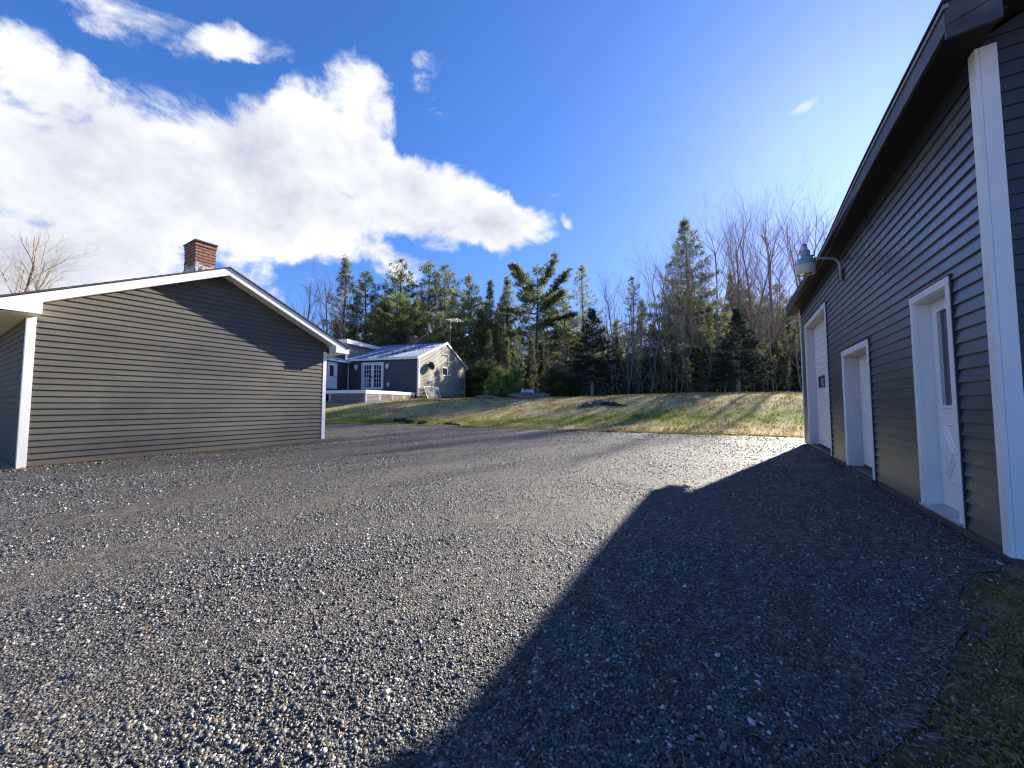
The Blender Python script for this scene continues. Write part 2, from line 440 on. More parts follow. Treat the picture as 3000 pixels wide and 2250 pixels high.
r = RS(21)
n = 230000
dd = np.sqrt(r.uniform(13.**2, 38.**2, n)); uu = r.uniform(-.62, .95, n)
x = -.518*dd+.855*uu*dd; y = .855*dd+.518*uu*dd
e = y-edge_y(x)
fr = 70000                                   # fringe right along the gravel edge
xf = r.uniform(-20, 4, fr); yf = edge_y(xf)+np.abs(r.normal(0, .55, fr))-.08
x = np.concatenate([x, xf]); y = np.concatenate([y, yf]); e = y-edge_y(x)
g, l, ap = cover(x, y)
cl = .5+.5*np.sin(x*3.1+2*np.sin(y*1.3))*np.sin(y*2.7+np.sin(x*1.8)*2)
hx, hy = x+21.959, y-21.608
hu = -.246*hx+.969*hy; hv = -.969*hx-.246*hy
inh = (hv > -.05) & (hv < 12) & (hu > -6.2) & (hu < 9.3)
ok = (e > -.12) & (l < .4) & (r.rand(len(x)) < .35+.65*cl) & ~inh & (ap < .4)
x, y, g, cl = x[ok], y[ok], g[ok], cl[ok]; n = len(x)
gg = np.clip(g*1.2+.15+.25*(np.sin(x*.8)*np.sin(y*.6+1)), 0, 1)
tint = np.where(r.rand(n) < gg*.85, r.uniform(.6, 1, n), r.uniform(.05, .58, n))
V1 = blades(x, y, terrain(x, y), r.uniform(.03, .085, n)*(.6+.8*cl), r.uniform(.012, .03, n), tint, r.uniform(.2, 1.0, n), r)
go_ = np_mesh('grass', V1[0], V1[1], GRASS, tint=dict(tint=V1[2]))
tag(go_, 'short straw coloured and green grass on the sloping lawn', 'grass', kind='stuff')

# rough dry grass in the shade beside the right garage corner
n = 420000
x = r.uniform(-.1, 3.4, n); y = r.uniform(.2, 4.6, n)
lo = np.interp(x, [-.1, .3, .35, .66, .99, 1.06, 1.3, 1.8], [.9, 1.69, 1.76, 2.18, 2.97, 3.24, 3.83, 4.4])
cl = .5+.5*np.sin(x*5.1+2*np.sin(y*3.3))*np.sin(y*4.7+np.sin(x*3.8)*2)
fade = np.clip((lo-y)/.35, 0, 1)
edge_ok = y < lo+.02+.16*np.abs(r.randn(n))*r.rand(n)
ok = edge_ok & (y < 4.32) & (r.rand(n) < (.2+.8*cl)*(.15+.85*fade)) & ((x > .35) | (y < 1.5))
x, y, cl = x[ok], y[ok], cl[ok]; n = len(x)
gp = .7*np.exp(-(((x-.65)/.3)**2+((y-1.55)/.35)**2))+.45*np.exp(-(((x-1.75)/.5)**2+((y-3.7)/.5)**2))+.04
tint = np.where(r.rand(n) < gp, r.uniform(.6, .8, n), r.uniform(.15, .52, n))
V2 = blades(x, y, terrain(x, y), r.uniform(.006, .032, n)*(.4+.9*cl), r.uniform(.0008, .0022, n), tint, r.uniform(.5, 1.25, n), r)
go2 = np_mesh('grass', V2[0], V2[1], GRASS, tint=dict(tint=V2[2]))
tag(go2, 'rough dry grass at the corner of the tall garage', 'grass', kind='stuff')
# green tufts at the left edge of frame beside the low garage
n = 30000
x = r.uniform(-16, -9.6, n); y = r.uniform(-2, 1.0, n)
ok = (y < .95-.6*(x+11.4).clip(0, 9)+.05*r.randn(n))
x, y = x[ok], y[ok]; n = len(x)
V3 = blades(x, y, terrain(x, y), r.uniform(.03, .09, n), r.uniform(.006, .014, n), r.uniform(.35, 1, n), r.uniform(.3, 1, n), r)
go3 = np_mesh('grass', V3[0], V3[1], GRASS, tint=dict(tint=V3[2]))
tag(go3, 'green and yellow grass at the left corner of the low garage', 'grass', kind='stuff')

# fallen leaves, pine straw and twigs
LEAF = blade_mat('dead leaves', [(0, (.12, .055, .02)), (.4, (.28, .15, .06)), (.7, (.42, .28, .14)), (1, (.5, .42, .28))], .2)
def litter():
    r = RS(33); xs = []; ys = []; ln = []; wd = []; tn = []
    def add(x, y, L, W):
        k = len(x); xs.append(x); ys.append(y); ln.append(L*r.uniform(.6, 1.4, k)); wd.append(W*r.uniform(.6, 1.4, k)); tn.append(r.rand(k))
    k = 1500; d = np.sqrt(r.uniform(.8, 110, k)); a = r.uniform(math.radians(-92), math.radians(28), k); add(d*np.sin(a), d*np.cos(a), .05, .0025)     # pine straw
    k = 260; d = np.sqrt(r.uniform(2, 150, k)); a = r.uniform(math.radians(-92), math.radians(20), k); add(d*np.sin(a), d*np.cos(a), .025, .018)      # leaf bits
    k = 500; add(-11.5+np.abs(r.normal(.08, .16, k)), r.uniform(1.2, 7.2, k), .035, .018)                                              # along the low garage
    k = 1800; add(-11.52+np.abs(r.normal(.05, .14, k)), r.uniform(1.2, 7.2, k), .05, .004)
    k = 420; add(1.73-np.abs(r.normal(.04, .13, k)), r.uniform(4.4, 13.8, k), .04, .014)                                              # along the tall garage
    k = 900; q_ = r.uniform(.3, 1.75, k); add(q_+r.normal(0, .06, k), np.interp(q_, [.3, .66, .99, 1.3, 1.8], [1.6, 2.18, 2.97, 3.83, 4.4])+r.normal(0, .12, k), .045, .003)
    k = 160; add(r.normal(-11.2, .12, k), r.normal(7.5, .12, k), .03, .022)
    k = 260; add(r.normal(-9.3, .35, k), edge_y(-9.3)+.25+r.normal(0, .12, k), .06, .05)
    k = 1500; x = r.uniform(-16, 4, k); add(x, edge_y(x)+r.uniform(0, 12, k), .05, .035)
    x, y, L, W, tt = map(np.concatenate, (xs, ys, ln, wd, tn)); n = len(x)
    ok = ~((x < -11.5) & (y < 7.3) & (y > 1)) & ~((x > 1.72) & (y > 4.3) & (y < 14.2)); x, y, L, W, tt = x[ok], y[ok], L[ok], W[ok], tt[ok]; n = len(x)
    a = r.uniform(0, 6.28, n); tl = r.normal(0, .25, n); cu = r.uniform(.0, .3, n)
    c, s = np.cos(a), np.sin(a)
    P = np.array([[-1, 0], [-.3, -1], [.6, -.6], [1, 0], [.5, .7], [-.4, .8]])
    V = np.empty((n, 6, 3)); z0 = terrain(x, y)+.03
    for i, (u, w) in enumerate(P):
        lx, ly = u*L/2, w*W/2
        V[:, i, 0] = x+lx*c-ly*s; V[:, i, 1] = y+lx*s+ly*c; V[:, i, 2] = z0+lx*tl+np.abs(w)*W*cu
    Fc = (np.arange(n)[:, None]*6+np.arange(6)[None, :]).reshape(-1, 6)
    o = np_mesh('leaf_litter', V.reshape(-1, 3), Fc, LEAF, tint=dict(tint=np.repeat(tt, 6)))
    tag(o, 'fallen brown leaves and pine straw strewn over gravel and lawn', 'leaf litter', kind='stuff')
litter()

# ------------------------------------------------------------------ materials
WHITE = M('white trim paint', (.86, .83, .78), .45, .03, 5, .05, 90, dirt=(.42, .40, .36), dirt_amt=.22, stretch=(1, 1, .4))
WHITE2 = M('white door paint', (.86, .84, .80), .4, .03, 3, .03, 60, dirt=(.5, .48, .45), dirt_amt=.2)
JAMB = M('weathered pinkish white jamb boards', (.66, .58, .53), .6, .05, 6, .1, 60, dirt=(.36, .29, .24), dirt_amt=.4, stretch=(1, 1, .3))
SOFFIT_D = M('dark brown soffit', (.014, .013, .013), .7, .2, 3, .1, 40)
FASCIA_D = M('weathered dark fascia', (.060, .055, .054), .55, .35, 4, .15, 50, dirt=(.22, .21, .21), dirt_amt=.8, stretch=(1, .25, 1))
DRIP = M('grey drip edge metal', (.30, .30, .31), .4, .15, 3, metal=.5)
SHINGLE = M('asphalt shingles', (.055, .055, .06), .9, .35, 30, .6, 90)
CONC = M('foundation concrete', (.10, .088, .074), .9, .2, 6, .5, 70, dirt=(.07, .06, .05), dirt_amt=.7)
BLACK = M('black metal', (.02, .02, .022), .45, .1)
GALV = M('galvanised steel', (.36, .37, .39), .42, .15, 9, metal=.7)
LAMPGREY = M('grey painted lamp metal', (.36, .38, .43), .4, .12, 9, metal=.3)
BROWNG = siding_mat('charcoal brown lap siding', (.118, .108, .086), 1, var=.15, rough=.62, spec=.3, phase=.7)
BROWNG_X = siding_mat('charcoal brown side siding', (.125, .118, .090), 0, var=.06, rough=.8, spec=.12)
GREYG = siding_mat('slate grey lap siding', (.080, .083, .090), 1, var=.07, rough=.40, spec=.6, phase=.3, wave=.03)
for n_ in GREYG.node_tree.nodes:
    if n_.type == 'BSDF_PRINCIPLED': n_.inputs['Coat Weight'].default_value = .55; n_.inputs['Coat Roughness'].default_value = .28; n_.inputs['Coat IOR'].default_value = 1.7
GREYG_X = siding_mat('slate grey end siding', (.05, .05, .054), 0, var=.06, rough=.5)
HOUSE_X = siding_mat('shaded house siding', (.060, .055, .058), 0, var=.08)  # house siding with the shade of the front walls put into its colour
HOUSE_Y = siding_mat('sunlit grey brown house siding', (.36, .33, .275), 1, var=.05, rough=.8, spec=.12)  # same siding, paler because sunlight is put into its colour
GLASS_M, t_, b_ = new_mat('window glass')
b_.inputs['Base Color'].default_value = (.03, .035, .04, 1); b_.inputs['Roughness'].default_value = .06; b_.inputs['Specular IOR Level'].default_value = .8
t_.l.new(t_.bump(t_.noise(t_.obj(), 1.5, 2)[0], .06, .05), b_.inputs['Normal'])
METALROOF, t_, b_ = new_mat('grey blue metal roof')
f_ = t_.noise(t_.map(t_.obj(), scale=(1, .3, 1)), 2.2, 6, .6)[0]
t_.l.new(t_.ramp(f_, [(.3, (.24, .28, .36)), (.7, (.31, .35, .44))]), b_.inputs['Base Color'])
b_.inputs['Metallic'].default_value = .0; b_.inputs['Specular IOR Level'].default_value = .25; t_.set(b_.inputs['Roughness'], t_.maprange(f_, .3, .7, .55, .7))

def siding(mb, o, e, n, zb, zt, ext, exp=.12, lap=.014, holes=()):
    """lapped boards on a wall. o origin, e unit vector along wall, n outward; ext(z)->(s0,s1); holes (s0,s1,z0,z1)"""
    o, e, n = Vector(o), Vector(e), Vector(n); up = Vector((0, 0, 1))
    P = lambda s, z, d: o+e*s+up*z+n*d
    zc = zb
    while zc < zt-1e-4:
        z1 = min(zc+exp, zt)
        cuts = sorted({zc, z1} | {h for H in holes for h in (H[2], H[3]) if zc < h < z1})
        for a, b in zip(cuts[:-1], cuts[1:]):
            da = lap*(1-(a-zc)/exp)+.002; db = lap*(1-(b-zc)/exp)+.002
            A0, A1 = ext(a); B0, B1 = ext(b)
            hs = sorted([H for H in holes if H[2] < b-1e-5 and H[3] > a+1e-5])
            segs = []; c0, c0b = A0, B0
            for H in hs: segs.append((c0, H[0], c0b, H[0])); c0 = c0b = H[1]
            segs.append((c0, A1, c0b, B1))
            for s0, s1, t0, t1 in segs:
                if s1-s0 < 1e-3: continue
                t1 = max(t1, t0)
                mb.face([P(s0, a, da), P(s1, a, da), P(t1, b, db), P(t0, b, db)])
                if a == zc: mb.face([P(s0, a, 0), P(s1, a, 0), P(s1, a, da), P(s0, a, da)])
        zc = z1

# ------------------------------------------------------------------ low garage on the left
XL = -11.554
gx0, gx1, gy0, gy1 = XL-7.2, XL, 1.19, 7.20
low = empty('garage', (XL, 4.2, 0))
tag(low, 'low brown sided garage with a white trimmed gable and brick chimney', 'garage')
LO = Matrix.Translation((-XL, -4.2, 0))
RIDGE_Y, RIDGE_Z, PITCH, OV = 4.26, 4.74, .474, .40
def roof_z(y): return RIDGE_Z-PITCH*abs(y-RIDGE_Y)
mb = MB()
def gext(z):
    s0, s1 = 0., gy1-gy0
    if z > roof_z(gy0)-.16:
        h = (RIDGE_Z-.16-z)/PITCH; s0 = max(0, RIDGE_Y-h-gy0); s1 = min(gy1-gy0, RIDGE_Y+h-gy0)
        if s1 < s0: s0 = s1 = RIDGE_Y-gy0
    return s0, s1
siding(mb, (XL, gy0, 0), (0, 1, 0), (1, 0, 0), .03, 4.56, gext, exp=.1215, lap=.023)
mb.build('gable_wall', BROWNG, low, mw=LO)
mb = MB()
siding(mb, (gx0, gy0, 0), (1, 0, 0), (0, -1, 0), .03, 2.97, lambda z: (0, 7.2), exp=.1215, lap=.013)
mb.build('side_wall', BROWNG_X, low, mw=LO)
mb = MB()
siding(mb, (gx1, gy1, 0), (-1, 0, 0), (0, 1, 0), .03, 2.97, lambda z: (0, 7.2), exp=.1215, lap=.013)
mb.build('side_wall', BROWNG_X, low, mw=LO)
mb = MB(); mb.box(gx0+.01, gx1-.012, gy0+.012, gy1-.012, .02, 2.95); mb.prism([(gx0, gy0+.02, 2.95), (gx0, gy1-.02, 2.95), (gx0, RIDGE_Y, 4.5)], (7.18, 0, 0))
mb.build('wall_core', SOFFIT_D, low, mw=LO)
mb = MB(); mb.box(gx0, gx1-.03, gy0+.02, gy1-.02, -.3, .06); mb.build('foundation', CONC, low, mw=LO)
# roof: two slabs with shingles, white rake boards, soffits and boxed returns
XR1 = XL+OV; yt0, yt1 = .70, 7.76
mb = MB()
for ya, yb in ((yt0, RIDGE_Y), (yt1, RIDGE_Y)):
    s = 1 if yb > ya else -1
    mb.prism([(gx0-.4, ya-s*.03, roof_z(ya)-.014), (gx0-.4, yb, roof_z(yb)), (gx0-.4, yb, roof_z(yb)+.032), (gx0-.4, ya-s*.03, roof_z(ya)+.018)], (XR1-gx0+.43, 0, 0))
roof = mb.build('roof', SHINGLE, low, mw=LO)
mb = MB()   # shingle steps along the rake: small raised tabs seen on edge
yy = yt0+.1
while yy < yt1:
    if abs(yy-RIDGE_Y) > .2:
        s = 1 if yy < RIDGE_Y else -1
        z0 = roof_z(yy)+.03
        mb.prism([(XR1-.9, yy, z0), (XR1-.9, yy+.12*s, z0+.12*PITCH), (XR1-.9, yy, z0+.008)], (.93, 0, 0))
    yy += .14
mb.build('shingle_edge', SHINGLE, roof)
for ya in (yt0, yt1):
    mb = MB(); za, zr = roof_z(ya), RIDGE_Z
    mb.prism([(XR1-.025, ya, za-.016), (XR1-.025, RIDGE_Y, zr-.003), (XR1-.025, RIDGE_Y, zr-.19), (XR1-.025, ya, za-.20)], (.025, 0, 0))
    mb.build('rake_board', WHITE, low, bevel=.003, mw=LO)
    mb = MB()
    mb.prism([(gx0-.38, ya, za-.15), (gx0-.38, RIDGE_Y, zr-.14), (gx0-.38, RIDGE_Y, zr-.165), (gx0-.38, ya, za-.175)], (XR1-.03-gx0+.38, 0, 0))
    mb.build('rake_soffit', WHITE, low, mw=LO)
# eave boxes with boxed gable returns
for a, b in ((yt0-.0, 1.30), (7.30, yt1)):
    zt = min(roof_z(a), roof_z(b))-.17
    mb = MB(); mb.box(gx0-.36, XL+.02, min(a, b)+.015, max(a, b)-.015, 2.915, zt)
    mb.build('eave_soffit', WHITE, low, mw=LO)
    mb = MB()
    ylo, yhi = a, b
    z0, z1 = roof_z(ylo)-.17, roof_z(yhi)-.17
    mb.prism([(XL+.02, ylo, 2.90), (XL+.02, yhi, 2.90), (XL+.02, yhi, z1), (XL+.02, ylo, z0)], (OV-.02+.004, 0, 0))
    mb.build('eave_return', WHITE, low, bevel=.003, mw=LO)
for ya, s in ((yt0, -1), (yt1, 1)):
    mb = MB(); mb.box(gx0-.38, XR1, min(ya, ya+s*.02), max(ya, ya+s*.02), 2.905, roof_z(ya)-.01); mb.build('fascia', WHITE, low, mw=LO)
for yc, s in ((gy0, 1), (gy1, -1)):
    mb = MB()
    y0, y1 = sorted((yc-s*.022, yc+s*.095)); mb.box(XL+.004, XL+.026, y0, y1, .0, 2.93)
    y0, y1 = sorted((yc-s*.022, yc-s*.002)); mb.box(XL-.09, XL+.003, y0, y1, .0, 2.93)
    mb.build('corner_board', WHITE, low, bevel=.002, mw=LO)
# chimney
mb = MB(); cz = 5.93
rr = random.Random(4)
z = 4.3; row = 0
while z < cz-.01:
    ex = .0 if z < cz-.2 else .010
    x0, x1, y0, y1 = XL-2.25-ex, XL-1.45+ex, 4.19-ex, 4.69+ex
    j = lambda: rr.uniform(-.005, .005)
    mb.box(x0+j(), x1+j(), y0+j(), y1+j(), z+.004, min(z+.083, cz)); z += .088
mb.box(XL-2.23, XL-1.47, 4.205, 4.675, 4.3, cz-.02)
ch = mb.build('chimney', brick_mat('chimney brick', 5.25), low, bevel=.004, mw=LO@Matrix.Translation((-.20, 0, 0)))
mb = MB(); mb.box(XL-2.29, XL-1.41, 4.16, 4.72, cz, cz+.035); mb.build('chimney_cap', M('dark cement cap', (.07, .065, .06), .9, .3, 12, .5), ch)
mb = MB(); rr = random.Random(9)   # torn pale flashing wrapped round the foot of the stack
for i in range(9):
    y0 = 4.18+i*.055; h = 5.06+rr.uniform(-.02, .17)
    mb.prism([(XL-1.455, y0, 4.5), (XL-1.455, y0+.07, 4.5), (XL-1.44, y0+.065, h), (XL-1.44, y0+.02, h+rr.uniform(-.03, .06))], (.02+rr.uniform(0, .02), rr.uniform(-.01, .01), 0))
for i in range(8):
    x0 = XL-2.27+i*.1; h = 5.13+rr.uniform(-.03, .04)
    mb.prism([(x0, 4.186, 4.5), (x0+.11, 4.186, 4.5), (x0+.11, 4.186, h), (x0, 4.186, h+.02)], (0, -.014-rr.uniform(0, .01), 0))
mb.build('flashing', M('torn pale flashing', (.55, .54, .52), .5, .25, 14, .4, 30, dirt=(.16, .14, .12), dirt_amt=.8), ch)

# ------------------------------------------------------------------ tall garage on the right
XR = 1.746; ry0, ry1 = 4.36, 14.0
tall = empty('garage', (XR, (ry0+ry1)/2, 0))
tag(tall, 'tall slate grey garage with three white doors along its shaded wall', 'garage')
LT = Matrix.Translation((-XR, -(ry0+ry1)/2, 0))
DOORS = [(4.97, 5.87, .115, 2.39), (7.46, 9.10, .105, 2.185), (10.32, 13.18, .115, 3.43)]
holes = [(a-ry0, b-ry0, z0, z1) for a, b, z0, z1 in DOORS]
mb = MB()
siding(mb, (XR, ry0, 0), (0, 1, 0), (-1, 0, 0), .10, 3.86, lambda z: (0, ry1-ry0), exp=.118, lap=.021, holes=holes)
mb.build('long_wall', GREYG, tall, mw=LT)
mb = MB()
RW = 7.4
def rext(z):
    if z < 4.15: return 0, RW
    h = (z-4.15)/.36; return min(h, RW/2), max(RW-h, RW/2)
siding(mb, (XR, ry0, 0), (1, 0, 0), (0, -1, 0), .10, 5.45, rext, exp=.118, lap=.014)
mb.build('end_wall', GREYG_X, tall, mw=LT)
mb = MB(); siding(mb, (XR+RW, ry1, 0), (-1, 0, 0), (0, 1, 0), .10, 5.45, rext, exp=.118, lap=.014); mb.build('end_wall', GREYG_X, tall, mw=LT)
mb = MB(); mb.box(XR+.28, XR+RW-.02, ry0+.015, ry1-.015, .0, 4.12)
for a, b in ((ry0+.01, 4.99), (5.85, 7.48), (9.08, 10.34), (13.16, ry1-.01)): mb.box(XR+.004, XR+.279, a, b, .08, 4.12)
for a, b, z0, z1 in DOORS: mb.box(XR+.004, XR+.279, a+.021, b-.021, z1-.01, 4.12)
mb.prism([(XR+.01, ry0+.02, 4.12), (XR+RW-.02, ry0+.02, 4.12), (XR+RW/2, ry0+.02, 5.35)], (0, ry1-ry0-.04, 0))
mb.build('wall_core', SOFFIT_D, tall, mw=LT)
mb = MB(); mb.box(XR+.004, XR+RW, ry0+.01, ry1-.01, -.3, .095)
for a, b, z0, z1 in DOORS[1:]: mb.box(XR-.05, XR+.003, a+.06, b-.04, -.2, .07)
mb.build('foundation', CONC, tall, mw=LT)
mb = MB(); mb.box(XR-.022, XR-.002, ry0+.1, ry1-.1, 3.865, 4.06); mb.build('wall_top_band', SOFFIT_D, tall, mw=LT)  # dark band along the top of the long wall
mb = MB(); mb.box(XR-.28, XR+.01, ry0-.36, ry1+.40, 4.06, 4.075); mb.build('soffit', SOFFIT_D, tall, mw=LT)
def bow(y): return .10*math.exp(-((y-9.6)/2.6)**2)      # eave bent inward to shift the shadow it casts on the gravel
def along(mb, sec, y0, y1, n=24):
    """sweep a cross-section (x, z, follows_bow) along Y"""
    b0 = len(mb.v); k = len(sec)
    for i in range(n+1):
        y = y0+(y1-y0)*i/n
        for (x, z, f) in sec: mb.v.append((x+f*bow(y), y, z))
    for i in range(n):
        for j in range(k):
            j2 = (j+1) % k; mb.f.append((b0+i*k+j, b0+i*k+j2, b0+(i+1)*k+j2, b0+(i+1)*k+j))
    mb.f.append(tuple(b0+j for j in reversed(range(k)))); mb.f.append(tuple(b0+n*k+j for j in range(k)))
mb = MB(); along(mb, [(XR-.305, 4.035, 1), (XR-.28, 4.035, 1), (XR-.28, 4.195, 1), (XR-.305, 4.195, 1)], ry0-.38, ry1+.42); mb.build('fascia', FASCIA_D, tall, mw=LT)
mb = MB(); along(mb, [(XR-.318, 4.20, 1), (XR-.285, 4.20, 1), (XR-.285, 4.235, 1), (XR-.318, 4.235, 1)], ry0-.40, ry1+.44); mb.build('drip_edge', DRIP, tall, mw=LT)
mb = MB(); PT = .36
along(mb, [(XR-.33, 4.238, 1), (XR+RW/2, 4.238+PT*(RW/2+.33), 0), (XR+RW/2, 4.268+PT*(RW/2+.33), 0), (XR-.33, 4.258, 1)], ry0-.42, ry1+.48)
mb.prism([(XR+RW+.35, ry0-.52, 4.267), (XR+RW+.35, ry0-.52, 4.29), (XR+RW/2, ry0-.52, 4.30+PT*(RW/2+.35)), (XR+RW/2, ry0-.52, 4.267+PT*(RW/2+.35))], (0, ry1-ry0+1.0, 0))
mb.build('roof', SHINGLE, tall, mw=LT)
for yy in (ry0-.39, ry1+.43):
    mb = MB()
    mb.prism([(XR-.30, yy, 4.07), (XR+RW/2, yy, 4.07+PT*(RW/2+.3)), (XR+RW/2, yy, 4.26+PT*(RW/2+.3)), (XR-.30, yy, 4.26)], (0, .025, 0))
    mb.prism([(XR+RW+.30, yy, 4.07), (XR+RW+.30, yy, 4.26), (XR+RW/2, yy, 4.26+PT*(RW/2+.3)), (XR+RW/2, yy, 4.07+PT*(RW/2+.3))], (0, .025, 0))
    mb.build('rake_board', FASCIA_D, tall, bevel=.003, mw=LT)
mb = MB()   # sloping underside of the gable overhang
mb.prism([(XR+.0, ry0-.36, 4.17), (XR+RW/2, ry0-.36, 4.17+PT*(RW/2)), (XR+RW/2, ry0-.36, 4.185+PT*(RW/2)), (XR, ry0-.36, 4.185)], (0, .36, 0))
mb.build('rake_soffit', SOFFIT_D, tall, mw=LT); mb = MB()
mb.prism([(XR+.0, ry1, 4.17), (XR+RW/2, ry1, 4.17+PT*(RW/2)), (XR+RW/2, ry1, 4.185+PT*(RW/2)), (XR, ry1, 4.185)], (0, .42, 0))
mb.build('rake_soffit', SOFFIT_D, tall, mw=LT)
for a in (ry0-.385, ry1+.40):
    mb = MB(); mb.prism([(XR-.302, a, 3.975), (XR-.02, a, 3.985), (XR-.02, a, 4.068+PT*.28), (XR-.302, a, 4.068)], (0, .03, 0)); mb.build('eave_return', FASCIA_D, tall, bevel=.003, mw=LT)
for yc, s in ((ry0, 1), (ry1, -1)):
    mb = MB()
    y0, y1 = sorted((yc-s*.028, yc+s*.072)); mb.box(XR-.03, XR-.004, y0, y1, .06, 4.05)
    y0, y1 = sorted((yc-s*.028, yc-s*.004)); mb.box(XR-.003, XR+.09, y0, y1, .06, 4.05)
    mb.build('corner_board', WHITE, tall, bevel=.003, mw=LT)

def casing(parent, a, b, z0, z1, w, mat=WHITE):
    """outer door casing: two legs and a head, each butted"""
    mb = MB(); X0, X1 = XR-.036, XR-.006
    mb.box(X0, X1, a, a+w, z0-.02, z1-w); mb.box(X0, X1, b-w, b, z0-.02, z1-w); mb.box(X0-.003, X1, a, b, z1-w+.001, z1)
    return mb.build('casing', mat, parent, bevel=.003)
def channel(parent, a, b, z0, z1):
    mb = MB(); X0, X1 = XR-.030, XR-.001; w = .016
    mb.box(X0, X1, a-w, a-.001, z0-.02, z1+w); mb.box(X0, X1, b+.001, b+w, z0-.02, z1+w); mb.box(X0-.004, X1, a-.0005, b+.0005, z1+.001, z1+w)
    return mb.build('trim_channel', M('dark trim channel', (.03, .03, .032), .5, .1), parent, mw=LT)
for a_, b_2, z0_, z1_ in DOORS: channel(tall, a_, b_2, z0_, z1_)
def jambs(parent, a, b, z0, z1, w, dep, mat):
    mb = MB()
    mb.box(XR-.02, XR+dep, a+w-.012, a+w+.012, z0-.01, z1-w-.012); mb.box(XR-.02, XR+dep, b-w-.012, b-w+.012, z0-.01, z1-w-.012)
    mb.box(XR-.02, XR+dep, a+w-.012, b-w+.012, z1-w-.011, z1-w+.012)
    return mb.build('jamb', mat, parent, bevel=.002)
# person door
a, b, z0, z1 = DOORS[0]
pd = MB(); W = .075; XD = XR+.10
gy_a, gy_b, gz0, gz1 = 5.24, 5.615, 1.19, 2.17
da, db, dz0, dz1 = a+W+.014, b-W-.014, z0+.035, z1-W-.014
for bx in ((da, gy_a, dz0, dz1), (gy_b, db, dz0, dz1), (gy_a, gy_b, dz0, gz0), (gy_a, gy_b, gz1, dz1)): pd.box(XD, XD+.045, *bx)
door = pd.build('door', WHITE2, tall, mw=LT)
mb = MB()
for bx in ((gy_a-.03, gy_a, gz0-.03, gz1+.03), (gy_b, gy_b+.03, gz0-.03, gz1+.03), (gy_a, gy_b, gz0-.03, gz0), (gy_a, gy_b, gz1, gz1+.03)): mb.box(XD-.014, XD-.001, *bx)
mb.build('glass_frame', WHITE, door, bevel=.003)
mb = MB(); mb.box(XD+.015, XD+.025, gy_a, gy_b, gz0, gz1); mb.build('glass', GLASS_M, door)
mb = MB(); yA, yB, zA, zB = 5.20, 5.66, .40, 1.02; yc, zc = (yA+yB)/2, (zA+zB)/2   # crossbuck: four raised triangles
def tri(p, q, s_, d=.012):
    c = tuple(sum(k)/3 for k in zip(p, q, s_)); sh = lambda P_, f: (c[0]+(P_[0]-c[0])*f, c[1]+(P_[1]-c[1])*f)
    for P1, P2 in ((p, q), (q, s_), (s_, p)):
        o1, o2, i1, i2 = sh(P1, .86), sh(P2, .86), sh(P1, .62), sh(P2, .62)
        mb.face([(XD-.0005, *o1), (XD-.0005, *o2), (XD-d, *[(u+v)/2 for u, v in zip(o2, i2)]), (XD-d, *[(u+v)/2 for u, v in zip(o1, i1)])])
        mb.face([(XD-d, *[(u+v)/2 for u, v in zip(o1, i1)]), (XD-d, *[(u+v)/2 for u, v in zip(o2, i2)]), (XD-.0005, *i2), (XD-.0005, *i1)])
tri((yA, zB), (yB, zB), (yc, zc)); tri((yA, zA), (yB, zA), (yc, zc)); tri((yA, zA), (yA, zB), (yc, zc)); tri((yB, zA), (yB, zB), (yc, zc))
mb.build('crossbuck_panel', WHITE2, door)
mb = MB(); mb.tube([(XD-.001, 5.13, 1.10), (XD-.05, 5.13, 1.10)], .012, 8); mb.lathe([(0, 0), (.02, .002), (.028, .015), (.02, .03), (0, .034)], 12, (XD-.06, 5.13, 1.085)); mb.build('knob', GALV, door, smooth=True)
cs = casing(tall, a, b, z0, z1, W); cs.matrix_local = LT
jm = jambs(tall, a, b, z0, z1, W, .12, WHITE); jm.matrix_local = LT
mb = MB(); mb.prism([(XR-.055, a+.01, z0-.012), (XR+.13, a+.01, z0-.004), (XR+.13, a+.01, z0+.034), (XR-.055, a+.01, z0+.012)], (0, b-a-.02, 0))
mb.build('threshold', M('worn aluminium sill', (.45, .46, .47), .45, .2, 10, .2, 60, metal=.3, dirt=(.15, .13, .11), dirt_amt=.6), tall, bevel=.003, mw=LT)
# overhead doors
def overhead(k, panel, dep, win=None):
    a, b, z0, z1 = DOORS[k]; W = .10; XD = XR+dep
    cs = casing(tall, a, b, z0, z1, W); cs.matrix_local = LT
    jm = jambs(tall, a, b, z0, z1, W, dep+.03, JAMB); jm.matrix_local = LT
    mb = MB(); ya, yb = a+W+.013, b-W-.013; z = z0+.02; top = z1-W-.013
    hs = [(win[0]-ya, win[1]-ya, win[2], win[3])] if win else []
    siding(mb, (XD, ya, 0), (0, 1, 0), (-1, 0, 0), z, top, lambda q: (0, yb-ya), exp=panel, lap=.010, holes=hs)
    if win: mb.box(XD+.05, XD+.06, ya, yb, z, top)
    d = mb.build('overhead_door', WHITE2, tall, mw=LT)
    mb = MB(); mb.box(XD-.012, XD+.03, ya, yb, z-.022, z+.012); mb.build('bottom_seal', BLACK, d)
    if win:
        y0, y1, q0, q1 = win; f = .03
        mb = MB(); X0, X1 = XD-.03, XD+.01
        mb.box(X0, X1, y0, y0+f, q0+f, q1-f); mb.box(X0, X1, y1-f, y1, q0+f, q1-f); mb.box(X0, X1, y0, y1, q0, q0+f-.001); mb.box(X0, X1, y0, y1, q1-f+.001, q1)
        wf = mb.build('window_frame', BLACK, d); mb = MB(); mb.box(XD+.004, XD+.009, y0+f, y1-f, q0+f, q1-f); mb.build('window_glass', M('cloudy pane', (.30, .30, .30), .2, .2), wf)
overhead(1, .118, .19)
overhead(2, .152, .17, (11.92, 12.60, 1.64, 1.93))

